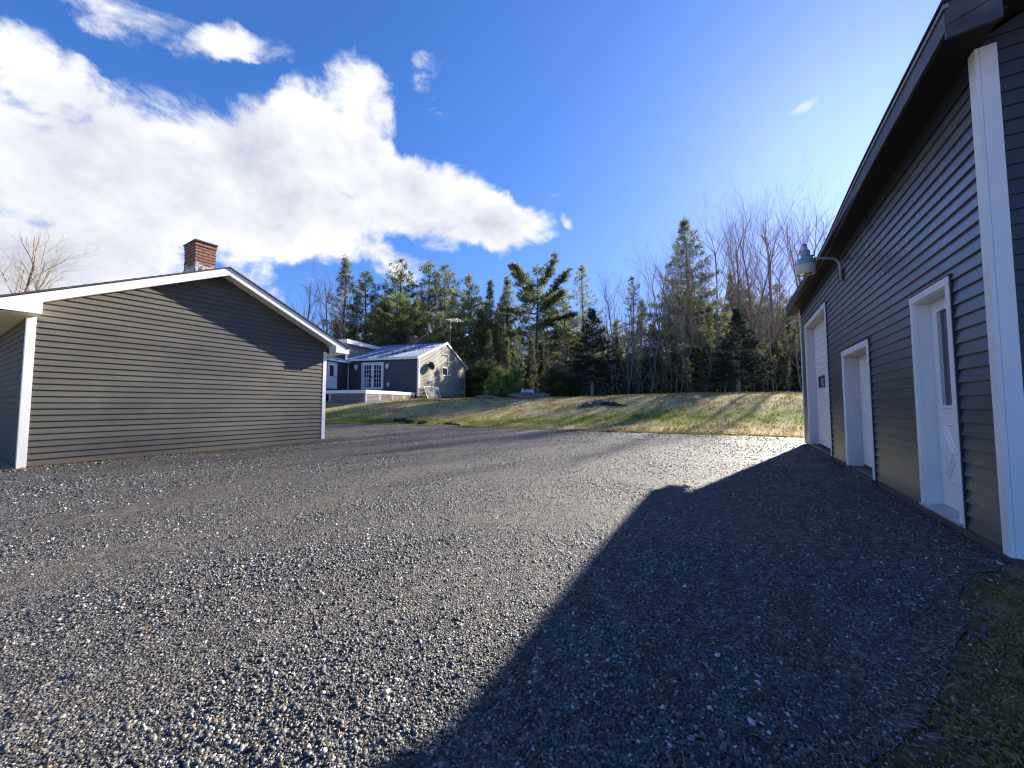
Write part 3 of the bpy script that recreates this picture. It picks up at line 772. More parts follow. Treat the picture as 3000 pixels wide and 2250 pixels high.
# yard lamp on its bent arm
lamp = empty('yard_lamp', (XR, 8.80, 3.54), math.radians(27)); tag(lamp, 'grey bucket shaped yard lamp on a curved arm above the white doors', 'lamp')
mb = MB(); mb.box(-.062, -.03, -.05, .05, -.09, .12); mb.build('mounting_plate', BLACK, lamp, bevel=.004)
mb = MB(); arc = [(-.03-.0, 0, .02), (-.05, 0, .10), (-.06, 0, .18)]+[(-.06-.16*(1-math.cos(t_)), 0, .18+.16*math.sin(t_)) for t_ in (.3, .6, .9, 1.2, 1.57)]+[(-.55, 0, .345)]
mb.tube([(-.05, 0, -.08)]+arc[1:], .022, 10); mb.build('arm', M('pale painted arm', (.42, .41, .38), .5, .15, 12), lamp, smooth=True)
hx, hz = -.650, 0.
mb = MB(); mb.lathe([(.0, .575), (.036, .575), (.040, .50), (.062, .495), (.066, .385), (.074, .365), (.12, .335), (.156, .262), (.162, .225), (.148, .225)], 24, (hx, 0, hz)); mb.box(hx+.05, hx+.13, -.03, .03, .345, .40)
for k_ in range(10):
    a_ = k_*.628; mb.tube([(hx+.066*math.cos(a_), .066*math.sin(a_), .395), (hx+.066*math.cos(a_), .066*math.sin(a_), .485)], .006, 4)
mb.build('lamp_housing', LAMPGREY, lamp, smooth=False, bevel=.002)
m_, t_, b_ = new_mat('ribbed prismatic refractor'); b_.inputs['Base Color'].default_value = (.78, .74, .60, 1); b_.inputs['Roughness'].default_value = .3; b_.inputs['Transmission Weight'].default_value = .2; b_.inputs['IOR'].default_value = 1.3
wv = t_.node('ShaderNodeTexWave', wave_type='BANDS', bands_direction='X'); t_.l.new(t_.obj(), wv.inputs['Vector']); wv.inputs['Scale'].default_value = 14
t_.l.new(t_.bump(wv.outputs['Fac'], .5, .004), b_.inputs['Normal'])
mb = MB(); mb.lathe([(.150, .224), (.148, .16), (.138, .06), (.130, .045), (.122, .045), (.130, .07), (.140, .16), (.143, .22)], 40, (hx, 0, hz)); mb.build('refractor', m_, lamp, smooth=True)
m_, t_, b_ = new_mat('frosted bulb'); b_.inputs['Base Color'].default_value = (.8, .8, .8, 1); b_.inputs['Roughness'].default_value = .2
mb = MB(); mb.lathe([(.02, .25), (.03, .22), (.055, .15), (.05, .10), (.02, .07), (0, .068)], 16, (hx, 0, hz)); mb.build('bulb', m_, lamp, smooth=True)
mb = MB(); mb.tube([(hx, .0, .572), (hx, 0, .61)], .026, 10); mb.build('photocell', BLACK, lamp)

# ------------------------------------------------------------------ house beyond the drive
HG = math.radians(14.25); HZ = 1.873
house = empty('house', (-21.959, 21.608, HZ), HG)
tag(house, 'grey sided house with a blue grey metal roof and white french doors', 'house')
def hw(x, y, z): # house local -> world
    return Vector((-21.959+x*math.cos(HG)-y*math.sin(HG), 21.608+x*math.sin(HG)+y*math.cos(HG), HZ+z))
HW, HD, HRY, HRZ, HE = 6.86, 9.1, 4.85, 5.12, 3.03
mb = MB()
FD = (-5.47, -3.29, .60, 2.88)     # french door opening
siding(mb, (-HW, 0, 0), (1, 0, 0), (0, -1, 0), 0, HE, lambda z: (0, HW), exp=.12, lap=.012, holes=[(FD[0]+HW, FD[1]+HW, FD[2], FD[3])])
mb.build('front_wall', HOUSE_X, house)
def hroof(y): return HRZ-(HRZ-3.16)/(HRY+.3)*(HRY-y) if y < HRY else HRZ-(HRZ-3.16)/(9.6-HRY)*(y-HRY)
def hext(z):
    if z < 2.95: return 0, HD
    k0 = (HRZ-3.16)/(HRY+.3); k1 = (HRZ-3.16)/(9.6-HRY); zz = z+.12
    return max(0, min(HRY, HRY-(HRZ-zz)/k0)), min(HD, max(HRY, HRY+(HRZ-zz)/k1))
mb = MB(); siding(mb, (0, 0, 0), (0, 1, 0), (1, 0, 0), 0, HRZ-.13, hext, exp=.12, lap=.032)
mb.build('gable_wall', HOUSE_Y, house)
mb = MB(); mb.box(-HW, -.02, .02, HD-.02, -.05, 2.9); mb.prism([(-HW, .05, 2.9), (-HW, HD-.05, 2.9), (-HW, HRY, HRZ-.2)], (HW-.02, 0, 0)); mb.build('wall_core', SOFFIT_D, house)
mb = MB(); mb.box(-HW+.02, -.03, .03, HD-.03, -.9, -.01); mb.build('foundation', CONC, house)
# metal roof with standing seams
mb = MB(); x0, x1 = -HW-.05, .12
mb.prism([(x0, -.3, 3.16), (x0, HRY, HRZ), (x0, HRY, HRZ+.03), (x0, -.3, 3.19)], (x1-x0, 0, 0))
mb.prism([(x0, 9.6, 3.16), (x0, 9.6, 3.19), (x0, HRY, HRZ+.03), (x0, HRY, HRZ)], (x1-x0, 0, 0))
n_ = 24
for i in range(n_+1):
    xx = x0+(x1-x0-.03)*i/n_
    mb.prism([(xx, -.3, 3.19), (xx, HRY, HRZ+.03), (xx, HRY, HRZ+.072), (xx, -.3, 3.232)], (.03, 0, 0))
    mb.prism([(xx, 9.6, 3.19), (xx, 9.6, 3.232), (xx, HRY, HRZ+.072), (xx, HRY, HRZ+.03)], (.03, 0, 0))
hr = mb.build('roof', METALROOF, house)
mb = MB(); mb.box(x0, x1+.01, HRY-.1, HRY+.1, HRZ+.055, HRZ+.09); mb.build('ridge_cap', M('dark ridge cap', (.03, .035, .06), .4, .1, metal=.4), hr)
for k in range(6):  # diagonal row of small dark blocks on the roof slope
    mb = MB(); xx = -3.9+k*.66; yy = .55+k*.52; zz = hroof(yy)+.06
    for q in range(3): mb.box(xx+q*.16, xx+q*.16+.1, yy-.03, yy+.05, zz, zz+.06)
    mb.build('roof_mark', M('blue grey roof mark', (.06, .08, .14), .4, .1, metal=.5), hr)
mb = MB(); mb.box(x0, x1, -.33, -.305, 3.02, 3.175); mb.build('fascia', WHITE, house, bevel=.004)
mb = MB(); mb.box(x0, x1-.02, -.30, -.01, 3.03, 3.05); mb.build('eave_soffit', WHITE, house)
mb = MB(); mb.prism([(x1-.025, -.3, 3.02), (x1-.025, HRY, HRZ-.14), (x1-.025, HRY, HRZ), (x1-.025, -.3, 3.158)], (.03, 0, 0)); mb.build('rake_board', WHITE, house)
mb = MB(); mb.prism([(x1-.025, 9.6, 3.0), (x1-.025, 9.6, 3.158), (x1-.025, HRY, HRZ), (x1-.025, HRY, HRZ-.16)], (.03, 0, 0)); mb.build('rake_board', WHITE, house)
for (ya, yb) in ((0, 1), (HD, -1)):
    mb = MB(); y0, y1 = sorted((ya-.03*yb, ya+.1*yb)); mb.box(.024, .05, y0, y1, -.02, 3.0)
    y0, y1 = sorted((ya-.03*yb, ya-.006*yb)); mb.box(-.1, .023, y0, y1, -.02, 3.0); mb.build('corner_board', WHITE, house)
mb = MB(); mb.box(-HW-.03, -HW+.05, -.06, -.02, .05, 3.0); mb.build('corner_board', WHITE, house)
# french doors
a, b, z0, z1 = FD
mb = MB(); w = .09
mb.box(a, a+w, -.045, -.015, z0, z1-w); mb.box(b-w, b, -.045, -.015, z0, z1-w); mb.box(a, b, -.048, -.015, z1-w+.001, z1); mb.build('door_casing', WHITE, house)
mid = (a+b)/2
for s0, s1 in ((a+w+.02, mid-.012), (mid+.012, b-w-.02)):
    mb = MB(); st = .13; Y0, Y1 = -.012, .02
    mb.box(s0, s0+st, Y0, Y1, z0, z1-w-.01); mb.box(s1-st, s1, Y0, Y1, z0, z1-w-.01); mb.box(s0+st, s1-st, Y0, Y1, z0, z0+.17); mb.box(s0+st, s1-st, Y0, Y1, z1-w-.14, z1-w-.01)
    dl = mb.build('french_door', WHITE2, house)
    gx0_, gx1_, gz0_, gz1_ = s0+st, s1-st, z0+.17, z1-w-.14
    mb = MB()
    for i in (1, 2): xx = gx0_+(gx1_-gx0_)*i/3; mb.box(xx-.016, xx+.016, -.008, .008, gz0_, gz1_)
    for i in (1, 2, 3, 4): zz = gz0_+(gz1_-gz0_)*i/5; mb.box(gx0_, gx1_, -.0105, .0065, zz-.016, zz+.016)
    mb.build('muntins', WHITE2, dl)
    mb = MB(); mb.box(gx0_, gx1_, .012, .018, gz0_, gz1_); mb.build('glass', GLASS_M, dl)
    mb = MB(); mb.box(gx0_+.02, gx0_+(gx1_-gx0_)*.55, -.004, .0, gz0_+.02, gz0_+.9) if s0 < mid-.5 else mb.box(gx0_, gx0_+.05, -.004, 0, gz0_, gz0_+.5)
    mb.build('pane_reflection', M('pale painted pane reflection', (.28, .34, .38), .5, .15, 5, stretch=(8, 1, 1)), dl)  # pale panel over the panes, a reflection put into its colour
    hxx = s1-.06 if s0 < mid-.5 else s0+.06
    mb = MB(); mb.box(hxx-.02, hxx+.02, -.05, -.013, z0+.95, z0+1.12); mb.build('handle', BLACK, dl)
for xx in (-5.98, -2.87):
    mb = MB(); mb.box(xx-.07, xx+.09, -.045, -.016, 2.33, 2.72); sc = mb.build('wall_lamp', WHITE, house)
    mb = MB(); mb.box(xx-.10, xx+.06, -.21, -.046, 2.42, 2.62); mb.prism([(xx-.12, -.23, 2.62), (xx+.08, -.23, 2.62), (xx+.02, -.1, 2.72), (xx-.06, -.1, 2.72)], (0, .18, 0)); mb.box(xx-.06, xx+.02, -.17, -.09, 2.26, 2.42); mb.build('lantern', WHITE, sc)
mb = MB(); mb.box(-2.94, -2.70, -.04, -.016, .84, 1.14); ob = mb.build('outlet_cover', WHITE, house)
mb = MB(); mb.box(-2.86, -2.78, -.05, -.041, .92, 1.04); mb.build('outlet', BLACK, ob)
# gable window, wall dish, vent bracket
mb = MB(); wy0, wy1, wz0, wz1 = 4.0, 5.1, 1.99, 2.76; f = .07
mb.box(.025, .05, wy0, wy0+f, wz0+f, wz1-f); mb.box(.025, .05, wy1-f, wy1, wz0+f, wz1-f); mb.box(.025, .053, wy0, wy1, wz0, wz0+f-.001); mb.box(.025, .053, wy0, wy1, wz1-f+.001, wz1)
wn = mb.build('window', WHITE, house); mb = MB(); mb.box(.026, .035, wy0+f, wy1-f, wz0+f, wz1-f); mb.build('pane', GLASS_M, wn)
mb = MB(); mb.tube([(.03, 4.12, 4.62), (.16, 4.12, 4.62), (.16, 4.12, 3.85), (.03, 4.12, 3.85)], .022, 6); mb.tube([(.16, 4.12, 3.95), (.16, 4.98, 4.0)], .018, 6); mb.tube([(.03, 4.98, 4.7), (.16, 4.98, 4.7), (.16, 4.98, 3.98), (.03, 4.98, 3.98)], .022, 6); mb.build('mast_bracket', BLACK, house)
# brick chimney on ridge
mb = MB(); mb.box(-4.3, -3.72, HRY+.5, HRY+1.2, 4.6, 5.95); mb.box(-4.35, -3.67, HRY+.45, HRY+1.25, 5.951, 6.1)
mb.build('chimney', brick_mat('house chimney brick'), house)
# higher flat roofed block behind, and the entrance wing
mb = MB(); siding(mb, (-HW, -.30, 0), (0, 1, 0), (1, 0, 0), 3.0, 4.50, lambda z: (0, 6.4), exp=.12, lap=.02); mb.build('upper_side_wall', HOUSE_Y, house)
mb = MB(); siding(mb, (-HW-5, -.30, 0), (1, 0, 0), (0, -1, 0), 2.6, 4.50, lambda z: (0, 5), exp=.12, lap=.012); mb.build('upper_front_wall', HOUSE_X, house)
mb = MB(); mb.box(-HW-5, -HW-.03, -.27, 6.1, 0, 4.52); mb.build('upper_core', SOFFIT_D, house)
mb = MB(); mb.prism([(-HW-5.3, -.75, 4.52), (-HW-5.3, 6.3, 4.50), (-HW-5.3, 6.3, 4.82), (-HW-5.3, -.75, 4.86)], (5.75, 0, 0)); mb.build('upper_roof', WHITE, house, bevel=.01)
mb = MB(); mb.box(-HW+.004, -HW+.026, -.33, -.2, 3.0, 4.5); mb.box(-HW-.09, -HW+.003, -.334, -.31, 3.0, 4.5); mb.build('corner_board', WHITE, house)
WE = (-2.40, -1.33, .62, 2.80)
mb = MB(); siding(mb, (-HW, -5.5, 0), (0, 1, 0), (1, 0, 0), 0, 2.92, lambda z: (0, 5.47), exp=.12, lap=.012, holes=[(WE[0]+5.5, WE[1]+5.5, WE[2], WE[3])]); mb.build('wing_wall', siding_mat('shaded wing siding', (.060, .055, .058), 1, var=.08), house)  # siding colour darkened for the shade on the wing wall
mb = MB(); mb.box(-HW-4, -HW-.06, -5.45, -.32, -.3, 2.9); mb.build('wing_core', SOFFIT_D, house)
mb = MB(); mb.prism([(-HW+.28, -5.7, 2.98), (-HW-2.3, -5.7, 3.85), (-HW-2.3, -5.7, 3.9), (-HW+.28, -5.7, 3.03)], (0, 5.65, 0))
for i in range(19): mb.prism([(-HW+.28, -5.7+i*.312, 3.03), (-HW-2.3, -5.7+i*.312, 3.9), (-HW-2.3, -5.7+i*.312, 3.935), (-HW+.28, -5.7+i*.312, 3.065)], (0, .03, 0))
mb.build('wing_roof', METALROOF, house)
mb = MB(); mb.box(-HW+.255, -HW+.28, -5.7, -.06, 2.86, 2.985); mb.build('wing_fascia', WHITE, house)
a, b, z0, z1 = WE; X0 = -HW
mb = MB(); w = .1; mb.box(X0+.015, X0+.045, a, a+w, z0, z1-w); mb.box(X0+.015, X0+.045, b-w, b, z0, z1-w); mb.box(X0+.015, X0+.048, a, b, z1-w+.001, z1); mb.build('entry_casing', WHITE, house)
mb = MB(); ga, gb, g0, g1 = a+.28, b-.36, z0+1.0, z1-.28
for bx in ((a+w, ga, z0, z1-w), (gb, b-w, z0, z1-w), (ga, gb, z0, g0), (ga, gb, g1, z1-w)): mb.box(X0-.03, X0+.012, *bx)
ed = mb.build('entry_door', WHITE2, house)
mb = MB(); mb.box(X0-.01, X0+.0, ga, gb, g0, g1); mb.build('glass', GLASS_M, ed)
mb = MB(); mb.tube([(X0+.012, b-.17, z0+.98), (X0+.07, b-.17, z0+.98)], .035, 8); mb.build('handle', BLACK, ed)

# deck in front
dk = empty('deck', hw(0, -6.0, -.4), HG); tag(dk, 'white edged wooden deck with lattice skirting before the house', 'deck')
DZ = 2.15-HZ+.4
DK = lambda: Matrix.Identity(4)
mb = MB()
for i in range(38): mb.box(-9.2, -.27, .04+i*.155, .04+i*.155+.145, DZ-.03, DZ)
mb.build('deck_boards', M('grey weathered decking', (.26, .23, .20), .8, .2, 8, .3, 60, stretch=(.2, 1, 1)), dk)
mb = MB(); mb.box(-9.2, -.27, 0, .035, DZ-.21, DZ+.005); mb.box(-.268, -.232, -.002, 5.95, DZ-.21, DZ+.004); mb.build('rim_board', WHITE, dk, bevel=.004)
mb = MB()
for i in range(7): mb.box(-9.1, -.3, .3+i*.9, .34+i*.9, DZ-.25, DZ-.031)
mb.build('joists', M('old joist timber', (.10, .075, .055), .8, .2), dk)
for px_, py_ in [(-.32, .05), (-.32, 1.5), (-.32, 3.0), (-.32, 4.5), (-.32, 5.8), (-3.2, .05), (-6.0, .05), (-8.8, .05)]:
    q = hw(px_, -6+py_, 0); zb = T(q.x, q.y)-HZ+.4-.1
    mb = MB(); mb.box(px_-.05, px_+.05, py_-.01+.001, py_+.09, zb, DZ-.04); mb.build('deck_post', WHITE if px_ > -4 else M('old post timber', (.12, .09, .07), .8, .2), dk)
def lattice(p0, p1, hgt0, name='lattice'):
    p0, p1 = Vector(p0), Vector(p1); L = (p1-p0).length; e = (p1-p0)/L; mb = MB(); nrm = Vector((e.y, -e.x, 0)); s = -hgt0
    ztop = DZ-.212
    while s < L:
        for sg in (1, -1):
            pts = []
            for k in (0, 1):
                ss = s+(hgt0 if k else 0) if sg > 0 else s+(0 if k else hgt0)
                zz = ztop-hgt0+(hgt0 if k else 0); pts.append((ss, zz))
            (sa, za), (sb, zb) = pts
            dx, dz = sb-sa, zb-za; t0, t1 = 0., 1.
            for lim, sgn in ((0, 1), (L, -1)):
                f0, f1 = sgn*(sa-lim), sgn*(sb-lim)
                if f0 < 0 and f1 < 0: t1 = -1
                elif f0 < 0: t0 = max(t0, f0/(f0-f1))
                elif f1 < 0: t1 = min(t1, f0/(f0-f1))
            if t1 <= t0: continue
            A = p0+e*(sa+dx*t0)+Vector((0, 0, za+dz*t0)); B = p0+e*(sa+dx*t1)+Vector((0, 0, za+dz*t1))
            off = nrm*(.006 if sg > 0 else .014); w = Vector((0, 0, .021))
            mb.prism([A-w+off, B-w+off, B+w+off, A+w+off], nrm*.007)
        s += .19
    return mb.build(name, M('lattice timber', (.42, .36, .33), .7, .1), dk)
lattice((-.25, .02, 0), (-.25, 5.9, 0), .55)
lattice((-3.2, .02, 0), (-.27, .02, 0), .6)

# leaning screen, wall dish, roof dish, antenna
sc_ = empty('window_screen', hw(.32, 1.75, T(*hw(.32, 1.75, 0).xy)-HZ), HG); tag(sc_, 'white framed mesh screen leaning on the lit gable wall', 'screen')
tl = -.24
def SP(y, z): return (.22+tl*z, y, z)
mb = MB(); y0, y1, zt = -1.15, 1.2, 1.02
for (A, B) in (((y0, .02), (y1, .02)), ((y0-.25, zt), (y1-.25, zt)), ((y0, .02), (y0-.25, zt)), ((y1, .02), (y1-.25, zt))):
    mb.tube([SP(*A), SP(*B)], .03, 4)
mb.build('frame', WHITE, sc_)
m_, t_, b_ = new_mat('grey insect mesh'); b_.inputs['Base Color'].default_value = (.22, .22, .22, 1); b_.inputs['Roughness'].default_value = .8
t_.set(b_.inputs['Alpha'], t_.maprange(t_.noise(t_.obj(), 3, 3)[0], .3, .7, .5, .85))
mb = MB(); mb.face([SP(y0, .03), SP(y1, .03), SP(y1-.25, zt), SP(y0-.25, zt)]); mb.build('mesh', m_, sc_)

def dish(name, label, loc, rz, r, col, tiltz, mast, face=0.):
    o = empty(name, loc, rz); tag(o, label, 'satellite dish')
    mb = MB(); n = 20; rings = 6
    prof = [(r*k/rings, .28*r*(k/rings)**2) for k in range(rings+1)]
    prof2 = [(a_, b__-.012) for a_, b__ in reversed(prof)]
    mb.lathe([(max(a_, .001), b__) for a_, b__ in prof+prof2], n)
    R = Matrix.Rotation(face, 4, 'Z')@Matrix.Rotation(tiltz, 4, 'X')
    d = mb.build('reflector', col, o, smooth=True, mw=Matrix.Translation(mast[-1])@R)
    mb = MB(); f = Vector((0, 0, r*1.05)); mb.tube([(0, -r*.95, .25*r), (0, -r*.45, r*1.0), f], .018, 6); mb.build('feed_arm', col, d)
    mb = MB(); mb.tube([(0, 0, r*.98), (0, 0, r*1.2)], .045, 8); mb.build('feed_horn', col, d)
    mb = MB(); mb.tube(mast, .028, 8); mb.build('mast', GALV if col is not BLACK else BLACK, o, smooth=True)
    return o
p = hw(0.03, .62, 1.75)
dish('satellite_dish', 'black satellite dish bracketed to the lit gable wall', p, HG, .36, BLACK, math.radians(72), [(0, -.15, 0), (.15, .25, .2), (.28, .7, .62), (.30, .78, .82)], face=math.radians(166))
q = hw(-1.95, HRY, HRZ+.09)
rd = dish('satellite_dish', 'pale satellite dish on a braced pole over the metal roof ridge', q, HG+math.radians(102), .48, M('cream dish paint', (.62, .58, .48), .5, .05), math.radians(80), [(0, 0, -.05), (0, 0, 1.0), (0, -.06, 1.45)])
rot = HG+math.radians(102)
def loc_dir(dx, dy): # house direction to dish local
    w = Vector((dx*math.cos(HG)-dy*math.sin(HG), dx*math.sin(HG)+dy*math.cos(HG), 0)); return w.x*math.cos(rot)+w.y*math.sin(rot), -w.x*math.sin(rot)+w.y*math.cos(rot)
for dx, dy in ((-1.55, -.25), (-1.2, -.35)):
    lx, ly = loc_dir(dx, dy); mb = MB(); mb.tube([(lx, ly, .02-abs(dy)*.38), (0, 0, .95)], .018, 6); mb.build('brace', GALV, rd)

an = empty('tv_antenna', hw(-.2, HRY+1.2, 3.6), HG); tag(an, 'thin rooftop television antenna on a tall mast behind the house', 'antenna')
mb = MB(); mb.tube([(0, 0, 0), (0, 0, 4.0)], .022, 6); mb.build('mast', LAMPGREY, an)
mb = MB(); mb.tube([(-1.1, 0, 3.92), (1.1, 0, 3.88)], .012, 6)
for i in range(8): xx = -1.05+i*.3; mb.tube([(xx, -.5-.05*i, 3.9), (xx, .5+.05*i, 3.9)], .005, 5)
mb.build('elements', LAMPGREY, an)
mb = MB(); mb.lathe([(.0, 0), (.07, .02), (.1, .1), (.06, .2), (0, .22)], 10, (0, 0, 3.1)); mb.build('rotor', M('pale antenna rotor', (.5, .45, .3), .5), an)

# ------------------------------------------------------------------ rocks and debris on the lawn
ROCK = M('lichened fieldstone', (.20, .185, .165), .9, .4, 5, .8, 18, dirt=(.05, .045, .04), dirt_amt=.9)
DIRT = M('dark clods of earth', (.05, .038, .028), .95, .4, 9, .9, 20)
PALE = M('pale quartz stone', (.55, .54, .52), .8, .2, 9, .5, 20)
def rock(name, label, x, y, sx, sy, sz, seed, mat, cat='rock', group=None, sink=.3):
    r = RS(seed)
    bpy_v = []
    nu, nv = 14, 9
    ph = r.uniform(0, 6.28, 8)
    for i in range(nv+1):
        th = math.pi*i/nv
        for j in range(nu):
            a = 2*math.pi*j/nu
            d = Vector((math.sin(th)*math.cos(a), math.sin(th)*math.sin(a), math.cos(th)))
            k = 1+.18*math.sin(3*d.x+ph[0])*math.sin(4*d.y+ph[1])+.13*math.sin(6*d.z+5*d.x+ph[2])+.08*math.sin(9*d.y-4*d.z+ph[3])
            q = Vector((abs(d.x)**.8*math.copysign(1, d.x), abs(d.y)**.8*math.copysign(1, d.y), abs(d.z)**.75*math.copysign(1, d.z)))*k
            bpy_v.append((q.x*sx, q.y*sy, q.z*sz))
    F = []
    for i in range(nv):
        for j in range(nu):
            j2 = (j+1) % nu; F.append((i*nu+j, (i+1)*nu+j, (i+1)*nu+j2, i*nu+j2))
    mb = MB(); mb.v = bpy_v; mb.f = F
    o = mb.build(name, mat); o.location = (x, y, T(x, y)+sz*(1-2*sink)); o.rotation_euler = (0, 0, r.uniform(0, 3))
    tag(o, label, cat, group)
    return o
def at(px, dep, off=0):   # lateral ratio & depth measured from the photographer's spot -> ground point
    u = (px-1500)/1083.; return (-.518*dep+.855*u*dep+off*.855, .855*dep+.518*u*dep+off*.518)
RP = [(1722, 20.6, .42, .34, .22, ROCK, 'angular grey rock at the left end of the lawn rock pile'),
      (1757, 20.9, .62, .45, .26, ROCK, 'largest domed rock in the middle of the lawn rock pile'),
      (1776, 20.5, .20, .18, .22, DIRT, 'small upright dark clod between two lawn pile rocks'),
      (1794, 20.4, .36, .3, .17, DIRT, 'dark lumpy clod at the right of the lawn rock pile'),
      (1812, 20.3, .28, .24, .09, DIRT, 'flat dark clod near the right end of the lawn rock pile'),
      (1826, 20.2, .22, .2, .07, ROCK, 'smallest flat stone ending the lawn rock pile'),
      (1706, 20.4, .30, .14, .06, DIRT, 'thin dark turf clod left of the lawn rock pile')]
for i, (px_, d_, a_, b__, c_, m__, lb) in enumerate(RP):
    x_, y_ = at(px_, d_); rock('rock' if m__ is ROCK else 'dirt_clod', lb, x_, y_, a_*.8, b__*.8, c_*.62, 40+i, m__, 'rock' if m__ is ROCK else 'clod')
x_, y_ = at(1553, 28.5); rock('rock', 'long flat boulder slab lying beyond the straw coloured lawn', x_, y_, 1.5, .7, .30, 61, ROCK, sink=.25)
for i, (px_, lb) in enumerate([(1532, 'leftmost pale stone behind the flat boulder slab'), (1541, 'second pale stone from the left behind the boulder slab'), (1550, 'third pale stone from the left behind the boulder slab'), (1559, 'rightmost pale stone behind the flat boulder slab')]):
    x_, y_ = at(px_, 29.6); rock('stone', lb, x_, y_, .17, .15, .42, 70+i, PALE, sink=.2)
x_, y_ = at(1428, 28.); rock('rock', 'low dark rock ledge near the lit corner of the house', x_, y_, 1.0, .5, .16, 81, ROCK, sink=.3)
x_, y_ = at(1400, 27.3); rock('rock', 'small low rock left of the ledge by the house', x_, y_, .4, .3, .1, 82, ROCK, sink=.3)
for i, (px_, d_, s_, lb) in enumerate([(1175, 18.6, .34, 'torn dark turf clod nearest the house on the gravel edge'), (1200, 18.2, .3, 'dark turf clod second along the gravel edge bank'),
        (1238, 17.9, .22, 'small dark clod in the middle of the gravel edge bank'), (1287, 17.2, .36, 'dark hollow clump of turf by the gravel edge'), (1322, 17.4, .42, 'widest dark turf clod on the bank by the gravel'),
        (1343, 17.0, .26, 'rightmost dark turf clod on the bank by the gravel')]):
    x_, y_ = at(px_, d_); rock('dirt_clod', lb, x_, y_, s_, s_*.55, .085, 90+i, DIRT, 'clod', sink=.25)

# ------------------------------------------------------------------ trees
BARK_P = M('dark pine bark', (.13, .105, .09), .95, .35, 5, .8, 14, stretch=(1, 1, .3))
BARK_G = M('grey hardwood bark', (.17, .15, .13), .9, .35, 4, .5, 14, dirt=(.07, .06, .055), dirt_amt=.8, stretch=(1, 1, .4))
BARK_L = M('pale brown twig bark', (.31, .235, .17), .9, .25, 4, .3, 14)
BARK_S = M('pale grey spruce bark', (.24, .215, .20), .9, .3, 6, .6, 14, stretch=(1, 1, .4))
def needle_mat(name, dark, mid, light, trans=.3):
    return blade_mat(name, [(0, dark), (.5, mid), (1, light)], trans)
N_PINE = needle_mat('white pine needles', (.045, .065, .030), (.125, .155, .062), (.32, .34, .12), .5)
N_PALE = needle_mat('pale thin pine needles', (.09, .11, .045), (.21, .22, .10), (.38, .36, .18), .45)
N_SPR = needle_mat('dark spruce needles', (.006, .012, .010), (.012, .024, .018), (.03, .045, .03), .12)
N_YNG = needle_mat('young pine needles', (.03, .075, .025), (.09, .18, .05), (.22, .33, .09), .4)
N_MIX = needle_mat('understorey fir needles', (.045, .058, .026), (.12, .14, .055), (.30, .29, .11), .45)

class Tree:
    def __init__(s, seed): s.r = RS(seed); s.tr = MB(); s.tw = MB(); s.bp = []; s.bd = []; s.bs = []; s.bt = []
    def tuft(s, p, d, size, tint): s.bp.append(p); s.bd.append(d); s.bs.append(size); s.bt.append(tint)
    def foliage(s, name, mat, parent, nb=9, wid=.16, spread=.85):
        r = s.r; P = np.array(s.bp); D = np.array(s.bd); S = np.array(s.bs); Tn = np.array(s.bt); n = len(P)
        P = np.repeat(P, nb, 0); D = np.repeat(D, nb, 0); S = np.repeat(S, nb); Tn = np.repeat(Tn, nb)
        m = len(P); q = r.randn(m, 3)*spread
        d = D+q; d /= np.linalg.norm(d, axis=1)[:, None]+1e-9
        side = np.cross(d, r.randn(m, 3)); side /= np.linalg.norm(side, axis=1)[:, None]+1e-9
        L = S*r.uniform(.6, 1.25, m); w = S*wid*r.uniform(.7, 1.3, m)
        P = P+r.randn(m, 3)*(S*.22)[:, None]
        A = P-side*w[:, None]/2; B = P+side*w[:, None]/2; C = P+d*L[:, None]
        V = np.stack([A, B, C], 1).reshape(-1, 3)
        return np_mesh(name, V, np.arange(m*3).reshape(-1, 3), mat, parent, tint=dict(tint=np.repeat(np.clip(Tn+.12*r.randn(m), 0, 1), 3)))

def fin(name, label, cat, t, barkm, nm, nb, wid, group=None, crown='crown', twm=None, spread=.85):
    o = empty(name, (0, 0, 0)); tag(o, label, cat, group)
    t.tr.build('trunk', barkm, o, smooth=True)
    if t.tw.v: t.tw.build('branches', twm or barkm, o)
    if t.bp: t.foliage(crown, nm, o, nb, wid, spread)
    return o

